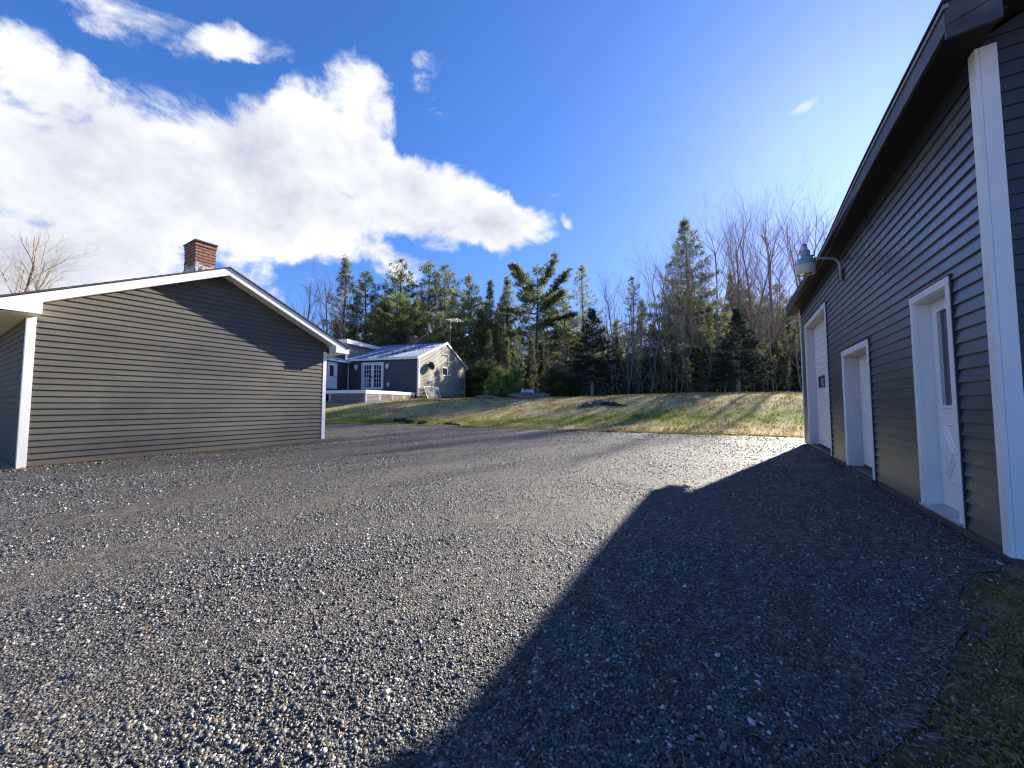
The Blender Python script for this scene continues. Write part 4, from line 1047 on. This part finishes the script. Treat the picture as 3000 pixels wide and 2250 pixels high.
def pine(seed, H, base=.35, R=3.4, prof='pine', wh=.62, limbs=5, dens=1., tuft=.42, droop=0., r0=None, irr=.25, lean=(0, 0), dead=True, top_up=.6):
    """conifer with whorled limbs, side twigs and needle tufts"""
    t = Tree(seed); r = t.r; r0 = r0 or H*.0135
    ph = r.uniform(0, 6, 2)
    def axis(z): f = z/H; return Vector((lean[0]*f*f+.12*math.sin(z*.5+ph[0])*f, lean[1]*f*f+.12*math.sin(z*.4+ph[1])*f, z))
    zs = np.linspace(0, H, 12); t.tr.tube([axis(z) for z in zs], [max(.02, r0*(1-(z/H))**.8+.01) for z in zs], 8)
    if dead:
        z = H*.1
        while z < H*base:
            a = r.uniform(0, 6.28); L = r.uniform(.5, 1.9)*R/3; p0 = axis(z)
            t.tw.tube([p0, p0+Vector((math.cos(a)*L*.5, math.sin(a)*L*.5, .05*L)), p0+Vector((math.cos(a)*L, math.sin(a)*L, -.1*L))], [.03, .02, .008], 3, cap=False)
            z += r.uniform(.25, .7)
    z = H*base
    while z < H*.985:
        f = (z/H-base)/(1-base)
        if prof == 'pine': w = R*(min(1, .35+f*2.6))*(1-f)**.62*1.12
        elif prof == 'cone': w = R*(1-f)**.92
        elif prof == 'oval': w = R*math.sin(math.pi*min(1, .12+f*.86))**.7
        k = max(3, int(round(limbs*(1-.35*f)))); a0 = r.uniform(0, 6.28)
        for j in range(k):
            if r.rand() < irr*.35: continue
            a = a0+6.283*j/k+r.uniform(-.35, .35); L = max(.25, w*r.uniform(1-irr, 1+irr*.7))
            up0 = (-droop+(top_up+droop)*f**1.3) + r.uniform(-.12, .12)
            p = axis(z+r.uniform(-.12, .12)); pts = [p]; n = 5; dirz = up0
            for i in range(n):
                dirz2 = dirz+.28*(i/n)
                h = 1/math.sqrt(1+dirz2*dirz2)
                aa = a+.12*math.sin(i+seed)
                pts.append(pts[-1]+Vector((math.cos(aa)*h, math.sin(aa)*h, dirz2*h))*(L/n))
            br = max(.012, min(.075, L*.016))
            t.tw.tube(pts, [br*(1-i/(n+1.2)) for i in range(n+1)], 3, cap=False)
            tint0 = r.uniform(.15, .8)
            ns = max(2, int(L*2.6*dens))
            for i in range(ns):
                s_ = .25+.75*(i+r.rand())/ns; q = s_*n; i0 = min(n-1, int(q)); pp = pts[i0].lerp(pts[i0+1], q-i0)
                sl = (.22+.42*(1-s_))*L*.55*r.uniform(.6, 1.2)
                for sd in (-1, 1):
                    if r.rand() < .15: continue
                    ta = a+sd*r.uniform(.55, 1.1); dv_ = Vector((math.cos(ta), math.sin(ta), up0*.5+r.uniform(-.05, .3))).normalized()
                    kk = max(1, int(sl/.30*dens+.5))
                    for c in range(kk):
                        pq = pp+dv_*sl*(c+1)/kk
                        t.tuft(tuple(pq), (dv_.x*.6, dv_.y*.6, .45), tuft*r.uniform(.7, 1.2), tint0+.3*(pq.z-pp.z)+r.uniform(-.15, .2))
            t.tuft(tuple(pts[-1]), (math.cos(a)*.6, math.sin(a)*.6, .7), tuft*1.1, tint0+.2)
        z += wh*r.uniform(.75, 1.25)*(1-.35*f)
    t.tuft(tuple(axis(H)), (0, 0, 1.2), tuft*1.2, .6)
    return t

def bare(seed, H, spread=.42, first=.32, levels=4, r0=None, lean=(0, 0), fan=5):
    """leafless hardwood: recursive, upward reaching limbs"""
    t = Tree(seed); r = t.r; r0 = r0 or H*.0072
    def grow(p, d, L, rad, lv):
        n = 5 if lv == 0 else 4; pts = [p]; dd = d.copy()
        for i in range(n):
            dd = (dd+Vector(r.randn(3)*(.045 if lv == 0 else .13))+Vector((0, 0, .05 if lv else .02))).normalized(); pts.append(pts[-1]+dd*L/n)
        end = rad*(.42 if lv < levels else .5)
        rr_ = [rad+(end-rad)*i/n for i in range(n+1)]
        (t.tr if lv == 0 else t.tw).tube(pts, rr_, 7 if lv == 0 else (4 if lv < 2 else 3), cap=False)
        if lv >= levels: return
        kids = [9, 5, 4, 3][min(lv, 3)] if H > 8 else [8, 6, 4, 3][min(lv, 3)]
        for k in range(kids):
            f = (first if lv == 0 else .2)+(1-(first if lv == 0 else .2))*(k+r.rand()*.8)/kids
            f = min(f, .98)
            q = f*n; i0 = min(n-1, int(q)); pp = pts[i0].lerp(pts[i0+1], q-i0); ax = (pts[i0+1]-pts[i0]).normalized()
            a = r.uniform(0, 6.28); o = ax.orthogonal().normalized(); o = Matrix.Rotation(a, 3, ax)@o
            sp = spread*r.uniform(.7, 1.5)*(1.15 if lv else 1)
            nd = (ax+o*sp+Vector((0, 0, .12))).normalized()
            LL = L*(.62-.25*f if lv == 0 else .58)*r.uniform(.65, 1.15)
            grow(pp, nd, LL, max(.0027, rr_[i0]*.44), lv+1)
        if lv == 0:
            for k in range(3):
                nd = (dd+Vector(r.randn(3)*.3)).normalized(); grow(pts[-1], nd, L*.22, rr_[-1]*.8, 2)
    d0 = Vector((lean[0], lean[1], 1)).normalized()
    grow(Vector((0, 0, -.2)), d0, H*.84, r0, 0)
    return t

# prototypes (height in metres; copies are scaled to the wanted height)
PROTO = {}
def reg(key, H, o): PROTO[key] = (H, o)
def P_(key, name, cat, H, t, bark, nm=None, nb=9, wid=.16, twm=None, spread=.85):
    o = fin(name, key, cat, t, bark, nm, nb, wid, twm=twm, spread=spread); reg(key, H, o)
P_('pineA', 'pine_tree', 'pine tree', 20, pine(1, 20, .22, 4.1, dens=.9, irr=.4, tuft=.5, wh=.62), BARK_P, N_PINE)
P_('pineB', 'pine_tree', 'pine tree', 20, pine(2, 20, .30, 3.8, dens=.85, irr=.5, lean=(.6, .2), tuft=.5), BARK_P, N_PINE)
P_('pineC', 'pine_tree', 'pine tree', 20, pine(3, 20, .18, 3.7, dens=.85, irr=.45, lean=(-.4, .3), tuft=.5, prof='cone'), BARK_P, N_PINE)
P_('pineD', 'pine_tree', 'pine tree', 20, pine(4, 20, .34, 4.0, dens=.85, irr=.5, lean=(.3, -.4), tuft=.52), BARK_P, N_PINE)
P_('tall', 'pine_tree', 'pine tree', 19.5, pine(5, 19.5, .28, 4.7, prof='cone', dens=.8, irr=.25, wh=.55, limbs=6, droop=.02, top_up=.75, tuft=.44), BARK_P, N_PINE)
P_('dense', 'pine_tree', 'pine tree', 13, pine(6, 13, .12, 3.3, prof='oval', dens=1.15, irr=.25, tuft=.5, limbs=6), BARK_P, N_PINE)
P_('sparse', 'pine_tree', 'pine tree', 18, pine(7, 18, .25, 4.2, prof='cone', dens=.8, irr=.4, tuft=.40, top_up=.9), BARK_G, N_PALE, nb=7)
P_('dark', 'spruce_tree', 'spruce tree', 8, pine(8, 8, .19, 2.75, prof='cone', wh=.30, limbs=8, dens=1.5, tuft=.24, droop=.20, irr=.30, dead=False, r0=.15, top_up=.55), BARK_S, N_SPR, nb=8, wid=.2)
P_('spruce', 'spruce_tree', 'spruce tree', 16, pine(9, 16, .08, 2.3, prof='cone', wh=.45, limbs=6, dens=1., tuft=.4, droop=.1, irr=.3), BARK_P, N_MIX)
P_('fir', 'fir_tree', 'fir tree', 9, pine(10, 9, .06, 1.7, prof='cone', wh=.42, limbs=5, dens=.9, tuft=.36, droop=.08, irr=.4, r0=.09), BARK_P, N_MIX)
P_('firB', 'fir_tree', 'fir tree', 10, pine(12, 10, .25, 1.6, prof='oval', wh=.55, limbs=4, dens=.75, tuft=.36, irr=.5, r0=.09), BARK_G, N_MIX, nb=7)
P_('thin', 'pine_tree', 'pine tree', 15, pine(13, 15, .35, 1.5, prof='oval', wh=.7, limbs=4, dens=.8, tuft=.4, irr=.55), BARK_G, N_PINE, nb=8)
P_('young', 'young_pine', 'young pine', 2.4, pine(14, 2.4, .04, 1.0, prof='cone', wh=.22, limbs=6, dens=2.4, tuft=.30, irr=.3, dead=False, r0=.04, top_up=1.2), BARK_P, N_YNG, nb=10, wid=.1)
P_('youngB', 'young_pine', 'young pine', 3.4, pine(15, 3.4, .04, 1.5, prof='oval', wh=.28, limbs=6, dens=1.9, tuft=.34, irr=.35, dead=False, r0=.05, top_up=.9), BARK_P, N_MIX, nb=10, wid=.1)
def lean_tree():
    """old pine with a forked top, long level limbs and upswept leaders"""
    t = pine(16, 15.6, .36, 4.0, prof='pine', wh=.8, limbs=5, dens=1.05, irr=.5, tuft=.55, top_up=.35, lean=(-.1, 0))
    r = t.r
    for a, z0, L, up in ((3.2, 11.4, 6.6, 1.8), (3.9, 12.6, 4.4, 1.3), (.3, 12.4, 4.8, 2.3), (.0, 11.2, 5.2, 1.0), (5.8, 10.4, 4.2, .4), (3.0, 10.2, 5.2, .3), (2.2, 11.4, 4.0, .8), (.6, 9.0, 4.6, .2)):
        p = Vector((0, 0, z0)); pts = [p]; n = 6
        for i in range(n): d = Vector((math.cos(a), math.sin(a)*.5, up*(.6+.55*i/n))).normalized(); pts.append(pts[-1]+d*L/n)
        t.tw.tube(pts, [.09*(1-i/7.5) for i in range(n+1)], 4, cap=False)
        for i in range(36):
            s_ = .2+.8*r.rand(); q = s_*n; i0 = min(n-1, int(q)); pp = pts[i0].lerp(pts[i0+1], q-i0)
            ta = r.uniform(0, 6.28); sl = (1.2-s_)*1.7*r.uniform(.2, 1)
            for c in range(4):
                pq = pp+Vector((math.cos(ta), math.sin(ta), .15))*sl*(c+1)/4; t.tuft(tuple(pq), (math.cos(a)*.7, math.sin(a)*.5, .6), .46, .25+.4*r.rand())
    return t
P_('lean', 'pine_tree', 'pine tree', 18, lean_tree(), BARK_P, N_PINE)
for i, (H, sp, fi, fork) in enumerate([(18, .42, .32, 0), (18, .36, .42, 0), (18, .55, .25, 0), (18, .40, .45, 0)]):
    P_('bare%s' % 'ABCD'[i], 'bare_tree', 'bare tree', H, bare(100+i, H, sp, fi, 4, lean=((-.08, .0), (.05, .05), (.1, -.04), (-.03, .06))[i]), BARK_G, twm=BARK_L)
P_('bareW', 'bare_tree', 'bare tree', 14, bare(120, 14, .6, .16, 4, r0=.15), BARK_G, twm=BARK_L)
P_('sapA', 'sapling', 'sapling', 8, bare(130, 8, .38, .3, 3, r0=.05), BARK_G, twm=BARK_L)
P_('sapB', 'sapling', 'sapling', 7, bare(131, 7, .5, .15, 3, r0=.045, lean=(.12, .05)), BARK_L, twm=BARK_L)
P_('brush', 'shrub', 'shrub', 3, bare(132, 3, .8, .05, 3, r0=.03), BARK_L, twm=BARK_L)

USED = {}
def place(key, x, y, H, rz, label, group=None, sxy=1., z=None):
    """first use moves the prototype itself, later uses copy it and its parts"""
    H0, o = PROTO[key]
    if key in USED:
        c = o.copy(); COL.objects.link(c)
        for ch in list(o.children):
            d = ch.copy(); COL.objects.link(d); d.parent = c
        o2 = c
        if 'group' in o2: del o2['group']
    else: USED[key] = 1; o2 = o
    o2.location = (x, y, (T(x, y) if z is None else z)-.08); s = H/H0; o2.scale = (s*sxy, s*sxy, s); o2.rotation_euler = (0, 0, rz)
    o2['label'] = label
    if group: o2['group'] = group
    return o2

HERO = [
    ('bareW', -47.64, 26.33, 16.91, 'leafless spreading tree just above the low garage eave, leftmost of the wood'),
    ('bareW', -41.89, 26.31, 16.83, 'bare twisted tree standing before the leftmost tall pine'),
    ('bareC', -60.60, 32.47, 15.5, 'bare tree half hidden behind the right slope of the low garage roof'),
    ('pineC', -44.71, 30.18, 21.07, 'tall pointed pine leftmost among the pines behind the house'),
    ('pineA', -45.62, 34.34, 20.63, 'rounded pine second from the left behind the house'),
    ('bareW', -38.27, 27.45, 14.89, 'bare branching tree right of the leftmost pines behind the house'),
    ('dense', -35.70, 31.37, 14.65, 'dense bushy pine rising right behind the brick house chimney'),
    ('pineB', -43.06, 38.06, 23.31, 'tall open pine above the bushy pine behind the chimney'),
    ('pineD', -39.81, 41.20, 23.28, 'tall pine left of the pair above the satellite dish'),
    ('pineA', -39.74, 44.72, 23.84, 'tall pine right of the pair above the satellite dish'),
    ('pineC', -34.84, 34.20, 15.23, 'shorter pine directly behind the roof satellite dish'),
    ('pineD', -30.31, 39.05, 18.82, 'flat topped pine behind the house ridge, thick dark trunk'),
    ('spruce', -32.51, 46.95, 20.84, 'narrow pointed conifer spire left of the forked pine'),
    ('pineB', -27.34, 37.64, 14.06, 'lower pine between the flat topped pine and the forked pine'),
    ('pineC', -31.18, 50.02, 22.04, 'far pine peeping over the left side of the forked pine'),
    ('lean', -23.34, 45.32, 23.36, 'big pine with a forked top and long level limbs'),
    ('sparse', -18.64, 50.62, 21.57, 'pale thin needled pine just right of the forked pine'),
    ('pineD', -21.21, 50.44, 18.31, 'pine half hidden between the forked pine and the pale pine'),
    ('dark', -10.51, 30.57, 9.43, 'dark conical spruce standing alone on the lawn'),
    ('bareD', -10.96, 40.49, 14.72, 'slim bare tree right behind the lone dark spruce'),
    ('bareB', -9.32, 37.81, 12.23, 'short slim bare tree right of the lone spruce'),
    ('thin', -10.59, 46.34, 16.92, 'thin ragged pine between the lone spruce and the tallest pine'),
    ('bareA', -7.83, 42.27, 16.52, 'leaning bare tree left of the tallest pine'),
    ('bareD', -7.52, 48.16, 17.49, 'bare tree whose top touches the left limbs of the tallest pine'),
    ('tall', -5.40, 55.92, 27.45, 'tallest pine with a pointed crown rising above the right wood'),
    ('bareA', -1.99, 47.50, 20.06, 'bare tree rising just right of the tallest pine'),
    ('bareC', -0.73, 50.02, 22.56, 'second bare tree right of the tallest pine, wide crown'),
    ('bareB', 0.60, 45.26, 19.59, 'third bare tree right of the tallest pine, slender'),
    ('bareD', 2.20, 53.64, 23.81, 'fourth bare tree right of the tallest pine'),
    ('bareA', 3.39, 48.81, 20.57, 'fifth bare tree right of the tallest pine, curved trunk'),
    ('bareC', 5.27, 53.59, 23.55, 'broad bare crown left of the tallest bare tree near the yard lamp'),
    ('bareB', 5.35, 47.07, 21.24, 'tallest bare tree against the sky left of the yard lamp'),
    ('bareD', 8.11, 57.20, 24.04, 'bare tree right above the garage yard lamp'),
    ('bareW', 8.67, 51.98, 20.87, 'bare tree touching the tall garage eave'),
    ('dark', 0.97, 43.47, 7.94, 'broad dark spruce low in the wood near the tall garage'),
    ('bareW', -66.54, 5.34, 19.64, 'bare spreading tree at the far left behind the low garage'),
    ('bareA', -70.5, 8.5, 18.0, 'bare tree between the two at the far left behind the low garage'),
    ('bareW', -64.0, 8.0, 16.5, 'bare tree low over the left end of the low garage roof'),
    ('bareW', -71.0, 2.8, 18.5, 'twiggy bare tree in the middle of the far left clump'),
    ('bareC', -77.65, 3.13, 20.31, 'bare tree at the very left frame edge behind the low garage'),
]
rr = random.Random(77)
for i, (k, x, y, zt, lb) in enumerate(HERO):
    if k == 'dark' and i > 20: x, y, zt = .2, 33.5, 8.6
    rz = {'lean': HG-.3, 'tall': .4}.get(k, rr.uniform(0, 6.28))
    place(k, x, y, zt-T(x, y), rz, lb, sxy=rr.uniform(.9, 1.12) if k not in ('lean', 'tall', 'dark') else 1.)

MORE_BARE = [(-12.14, 43.33, 14.06), (-12.70, 49.85, 16.75), (-10.28, 47.88, 15.53), (-9.26, 54.13, 19.00), (-8.69, 61.17, 23.95), (-6.39, 53.57, 18.32),
    (-4.33, 59.23, 22.38), (-3.82, 66.34, 25.86), (-1.98, 69.52, 30.17), (1.93, 69.63, 28.86),
    (7.74, 73.08, 29.99), (-3.54, 50.77, 15.80), (-0.32, 54.94, 17.63), (2.44, 54.24, 18.10), (6.18, 58.72, 20.03)]
for i, (x, y, zt) in enumerate(MORE_BARE):
    place('bare'+'ABCD'[i*7 % 4], x, y, zt-T(x, y), rr.uniform(0, 6.28), 'grey leafless tree in the crowded wood beyond the lawn', 'leafless trees in the wood', sxy=rr.uniform(.85, 1.05))
def wood(px, dep): return at(px, dep)
def treeline(px): return np.interp(px, [850, 1350, 1500, 1650, 1780, 1900, 2050, 2450], [44, 39, 37.5, 39, 38.5, 35.5, 30, 29])
# young pines along the lawn edge
YP = [(1385, 40.5, 3.6, 'youngB', 'dark young pine at the lit corner of the house'), (1414, 38.5, 3.3, 'youngB', 'second dark young pine from the house corner'), (1440, 34.8, 2.3, 'young', 'light green young pine, third from the house corner'),
      (1463, 34.6, 2.5, 'young', 'light green young pine, fourth from the house corner'), (1487, 34.8, 2.2, 'young', 'light green young pine, fifth from the house corner'), (1512, 34.8, 2.6, 'young', 'rightmost light green young pine of the row by the house'),
      (1430, 37.5, 3.6, 'youngB', 'taller dark young pine behind the light green row'), (1610, 35.2, 2.3, 'youngB', 'low dark young pine left of the lone spruce'), (1635, 35.6, 3.0, 'youngB', 'larger dark young pine left of the lone spruce'),
      (1668, 36.5, 2.2, 'youngB', 'small young pine behind the lone spruce trunk, left side'), (1705, 36.8, 1.8, 'young', 'small light young pine showing beside the spruce trunk'), (1775, 37.5, 1.6, 'young', 'small light young pine right of the lone spruce trunk'), (1830, 38, 1.5, 'young', 'tiny young pine where the leaf litter meets the lawn')]
for px_, d_, h_, k, lb in YP:
    x, y = wood(px_, d_); place(k, x, y, h_, rr.uniform(0, 6.28), lb, sxy=1.15)
# the wood itself: trees that nothing tells apart share a label and a group
G1 = ('slim green conifer in the crowded wood beyond the lawn', 'conifers crowding the wood')
G2 = ('grey leafless tree in the crowded wood beyond the lawn', 'leafless trees in the wood')
G3 = ('thin leafless sapling among the trees beyond the lawn', 'saplings in the wood')
G4 = ('dark conifer in the background behind the nearest pines', 'background conifers')
G5 = ('tangled leafless shrub at the edge of the wood', 'shrubs at the edge of the wood')
def scatter(n, keys, px0, px1, dd0, dd1, h0, h1, G, seed, hfun=None):
    q = random.Random(seed)
    for i in range(n):
        px_ = px0+(px1-px0)*(i+q.random())/n; d_ = treeline(px_)+q.uniform(dd0, dd1); x, y = wood(px_, d_)
        h = q.uniform(h0, h1)
        place(q.choice(keys), x, y, h, q.uniform(0, 6.28), G[0], G[1], sxy=q.uniform(.85, 1.15))
scatter(20, ['pineA', 'pineB', 'pineC', 'pineD'], 880, 1480, 3, 22, 9, 14, G4, 1)
scatter(18, ['fir', 'firB', 'spruce'], 880, 1560, 0, 9, 4, 8, G1, 2)
scatter(14, ['fir', 'firB'], 1480, 2420, 1, 4, 2.2, 3.8, G1, 3)
scatter(14, ['fir', 'firB'], 1500, 2420, 4, 9, 4, 6, G1, 4)
scatter(14, ['firB', 'thin', 'fir', 'sparse'], 1600, 2420, 9, 17, 6.5, 9.5, G1, 14)
scatter(8, ['bareA', 'bareB', 'bareD'], 1700, 2420, 5, 18, 8, 13, G2, 5)
scatter(10, ['bareA', 'bareB', 'bareD'], 880, 1600, 1, 10, 7, 13, G2, 6)
scatter(34, ['sapA', 'sapB'], 1500, 2420, 0, 14, 4, 9, G3, 7)
scatter(12, ['sapA', 'sapB'], 950, 1500, -.5, 5, 4, 7, G3, 8)
scatter(24, ['brush'], 1500, 2420, -.4, 4, 1.2, 2.8, G5, 9)
scatter(40, ['pineA', 'pineB', 'pineC', 'pineD', 'spruce'], 1440, 2420, 32, 54, 15, 22, G4, 15)
scatter(16, ['pineA', 'pineB', 'pineC', 'pineD'], 860, 1480, 24, 46, 15, 21, G4, 16)

def far_woods():
    """the far wood seen only as a mass between the nearer trunks"""
    r = RS(50); P = []; S = []; Tn = []
    for i in range(560):
        px_ = r.uniform(820, 2500); near = i < 170; d_ = treeline(px_)+(r.uniform(6, 15) if near else r.uniform(14, 62)); x, y = at(px_, d_); H = r.uniform(2.5, 5.) if near else r.uniform(5, 10.5)*(1 if px_ > 1500 else 1.25); R_ = r.uniform(1.3, 2.3)
        k = 420; f = r.uniform(0, 1, k)**.8; a = r.uniform(0, 6.28, k); rad = R_*(1-f*.9)*np.sqrt(r.uniform(.15, 1, k))*(1+.2*np.sin(f*40))
        z = T(x, y)+H*(.04+.96*f)
        P.append(np.stack([x+rad*np.cos(a), y+rad*np.sin(a), z], 1)); S.append(np.full(k, .62)); Tn.append(np.clip(r.uniform(.1, .6)+.2*r.randn(k), 0, 1))
    P = np.concatenate(P); S = np.concatenate(S); Tn = np.concatenate(Tn); m = len(P)
    d = r.randn(m, 3); d[:, 2] *= .5; d /= np.linalg.norm(d, axis=1)[:, None]; sd = np.cross(d, r.randn(m, 3)); sd /= np.linalg.norm(sd, axis=1)[:, None]
    w = .16*S
    V = np.stack([P-sd*w[:, None], P+sd*w[:, None], P+d*S[:, None]], 1).reshape(-1, 3)
    o = np_mesh('woods', V, np.arange(m*3).reshape(-1, 3), N_MIX, tint=dict(tint=np.repeat(Tn, 3)))
    tag(o, 'far wood seen as a dark mass between the nearer trunks', 'wood', kind='stuff')
far_woods()

# ------------------------------------------------------------------ sky, clouds and sun
SUN = Vector((1, 3.66, 1.717)).normalized()
el = math.asin(SUN.z); az = math.atan2(SUN.x, SUN.y)
w = bpy.data.worlds.new("World"); SC.world = w; w.use_nodes = True
t = NT(w.node_tree); bg = t.n['Background']
sky = t.node('ShaderNodeTexSky', sky_type='NISHITA'); sky.sun_disc = False; sky.sun_elevation = el; sky.sun_rotation = az
sky.air_density = 1.0; sky.dust_density = .5; sky.ozone_density = 2.5; sky.altitude = 50
CLOUDS = [
    ((-0.9247, 0.1263, 0.359), (0.653, 4.942, -0.058), (-1.868, 2.121, -5.557), 1.00),
    ((-0.8355, 0.3317, 0.4381), (1.241, 4.037, -0.69), (-2.662, 1.225, -6.004), 1.00),
    ((-0.6847, 0.4441, 0.5778), (4.272, 6.354, 0.179), (-2.714, 4.482, -6.661), 0.90),
    ((-0.7381, 0.4659, 0.488), (1.754, 3.996, -1.162), (-3.542, 1.185, -6.489), 0.90),
    ((-0.6067, 0.6284, 0.4868), (2.29, 3.29, -1.392), (-4.496, 1.45, -7.474), 0.95),
    ((-0.489, 0.7496, 0.4461), (5.232, 4.079, -1.12), (-4.558, 3.644, -11.119), 0.90),
    ((-0.8235, 0.4164, 0.3853), (1.57, 3.2, -0.104), (-3.153, 3.72, -10.761), 0.80),
    ((-0.9652, 0.128, 0.2282), (0.867, 6.07, 0.263), (-2.222, 3.669, -11.46), 0.90),
    ((-0.8809, 0.3919, 0.2655), (2.523, 7.376, -2.515), (-6.066, -3.473, -15.0), 0.55),
    ((-0.8682, 0.0768, 0.4903), (0.073, 10.141, -1.459), (-8.243, 2.803, -15.037), 0.75),
    ((-0.7812, 0.1643, 0.6023), (0.545, 8.243, -1.542), (-11.519, 5.705, -16.498), 0.62),
    ((-0.7262, 0.2796, 0.628), (3.411, 12.201, -1.486), (-16.08, 15.597, -25.538), 0.55),
    ((-0.517, 0.5592, 0.6481), (14.591, 6.833, 5.745), (-1.568, 9.679, -9.603), 0.42),
    ((-0.7188, 0.6039, 0.3443), (5.105, 6.77, -1.216), (-6.108, 3.531, -18.942), 0.50),
    ((-0.5268, 0.7646, 0.3712), (11.934, 7.039, 2.438), (-1.197, 9.038, -20.319), 0.30),
    ((0.1205, 0.8304, 0.5441), (36.65, -13.448, 12.41), (17.738, 33.928, -55.71), 0.45),
    ((-0.3574, 0.7869, 0.5031), (34.425, 15.79, -0.24), (-26.533, 43.811, -87.378), 0.35),
    ((-0.3371, 0.8227, 0.4578), (45.97, 19.068, -0.415), (-12.899, 21.298, -47.773), 0.35),
    ((0.0646, 0.8135, 0.578), (99.789, -5.694, -3.134), (-35.464, 58.557, -78.449), 0.3),
]
d = t.node('ShaderNodeTexCoord').outputs['Generated']
_, wc = t.noise(d, 5.5, 6, .6)
off = t.vadd(t.vadd(wc, (-.5, -.5, -.5)), (.13, .13, .13), 'MULTIPLY')
dw = t.vadd(d, off)
tot = None
for c, A, B, wt in CLOUDS:
    a0 = sum(x*y for x, y in zip(A, c)); b0 = sum(x*y for x, y in zip(B, c))
    qa = t.math('SUBTRACT', t.dot(dw, A), a0); qb = t.math('SUBTRACT', t.dot(dw, B), b0)
    rr2 = t.math('ADD', t.math('MULTIPLY', qa, qa), t.math('MULTIPLY', qb, qb))
    f = t.math('MULTIPLY', t.math('SUBTRACT', 1., rr2, clamp=True), wt)
    tot = f if tot is None else t.math('ADD', tot, f)
n1, _ = t.noise(t.map(d, scale=(1, 1, 1.5)), 7, 10, .62, .35)
n2, _ = t.noise(d, 2.6, 5, .55)
n3, _ = t.noise(t.map(d, scale=(1, 1, 1.4)), 5, 8, .58, .2)
totc = t.math('MINIMUM', tot, 1.15)
dens = t.math('ADD', totc, t.math('MULTIPLY', t.math('SUBTRACT', n1, .5), 2.5))
mask = t.maprange(dens, .16, .80, smooth=True)
mask = t.math('MULTIPLY', mask, t.maprange(tot, .01, .12))
# the thick middle is greyer, the thin sunward edges are bright
th = t.math('ADD', t.math('MULTIPLY', tot, .42), t.math('MULTIPLY', t.math('SUBTRACT', n3, .5), 3.2))
th = t.math('ADD', th, t.math('MULTIPLY', t.math('SUBTRACT', n2, .5), 1.2))
CL = 1.0
ccol = t.ramp(t.maprange(th, -.2, 1.15), [(0, (5.3, 5.35, 5.4)), (.3, (4.8, 4.87, 5.05)), (.6, (4.0, 4.12, 4.5)), (1, (2.8, 3.0, 3.7))])
hs = t.node('ShaderNodeHueSaturation'); hs.inputs['Saturation'].default_value = 1.22; t.l.new(sky.outputs[0], hs.inputs['Color'])
skm = t.mix(1., hs.outputs[0], (.80, 1.05, 1.42), 'MULTIPLY')
ss = t.node('ShaderNodeSeparateColor'); t.l.new(skm, ss.inputs[0]); sco = t.node('ShaderNodeCombineColor')
for i_, K in enumerate((4.6, 7.2, 24.)):     # soft shoulder: the aureole round the sun stays blue
    t.l.new(t.math('DIVIDE', t.math('MULTIPLY', ss.outputs[i_], K), t.math('ADD', ss.outputs[i_], K)), sco.inputs[i_])
skc = sco.outputs[0]
fin_ = t.mix(mask, skc, ccol)
t.l.new(fin_, bg.inputs['Color']); bg.inputs['Strength'].default_value = .063

sun = bpy.data.lights.new('Sun', 'SUN'); sun.energy = 5.0; sun.angle = math.radians(.55); sun.color = (1., .93, .82)
so = bpy.data.objects.new('Sun', sun); COL.objects.link(so); so.rotation_euler = (-SUN).to_track_quat('-Z', 'Y').to_euler(); so.location = (20, 60, 40)

# ------------------------------------------------------------------ camera
cam = bpy.data.cameras.new('Camera'); cam.sensor_width = 36; cam.lens = 36*1083/3000.; cam.clip_start = .05; cam.clip_end = 3000
co = bpy.data.objects.new('Camera', cam); COL.objects.link(co); SC.camera = co
co.location = (0, 0, 1.2)
yaw = math.radians(31.2); pit = math.atan(60/1083.)
fwd = Vector((-math.sin(yaw)*math.cos(pit), math.cos(yaw)*math.cos(pit), math.sin(pit)))
co.rotation_euler = fwd.to_track_quat('-Z', 'Y').to_euler()

SC.render.engine = 'CYCLES'
SC.view_settings.view_transform = 'Standard'; SC.view_settings.look = 'None'; SC.view_settings.exposure = 1.72; SC.view_settings.gamma = 1.
SC.cycles.max_bounces = 5; SC.cycles.diffuse_bounces = 3; SC.cycles.sample_clamp_indirect = 3.0; SC.cycles.use_adaptive_sampling = False; SC.cycles.transparent_max_bounces = 12
SC.cycles.use_denoising = True; SC.cycles.denoiser = 'OPENIMAGEDENOISE'; SC.cycles.denoising_prefilter = 'ACCURATE'
SC.cycles.pixel_filter_type = 'BLACKMAN_HARRIS'; SC.cycles.filter_width = 1.2
print('stones', NST, 'objects', len(bpy.data.objects))
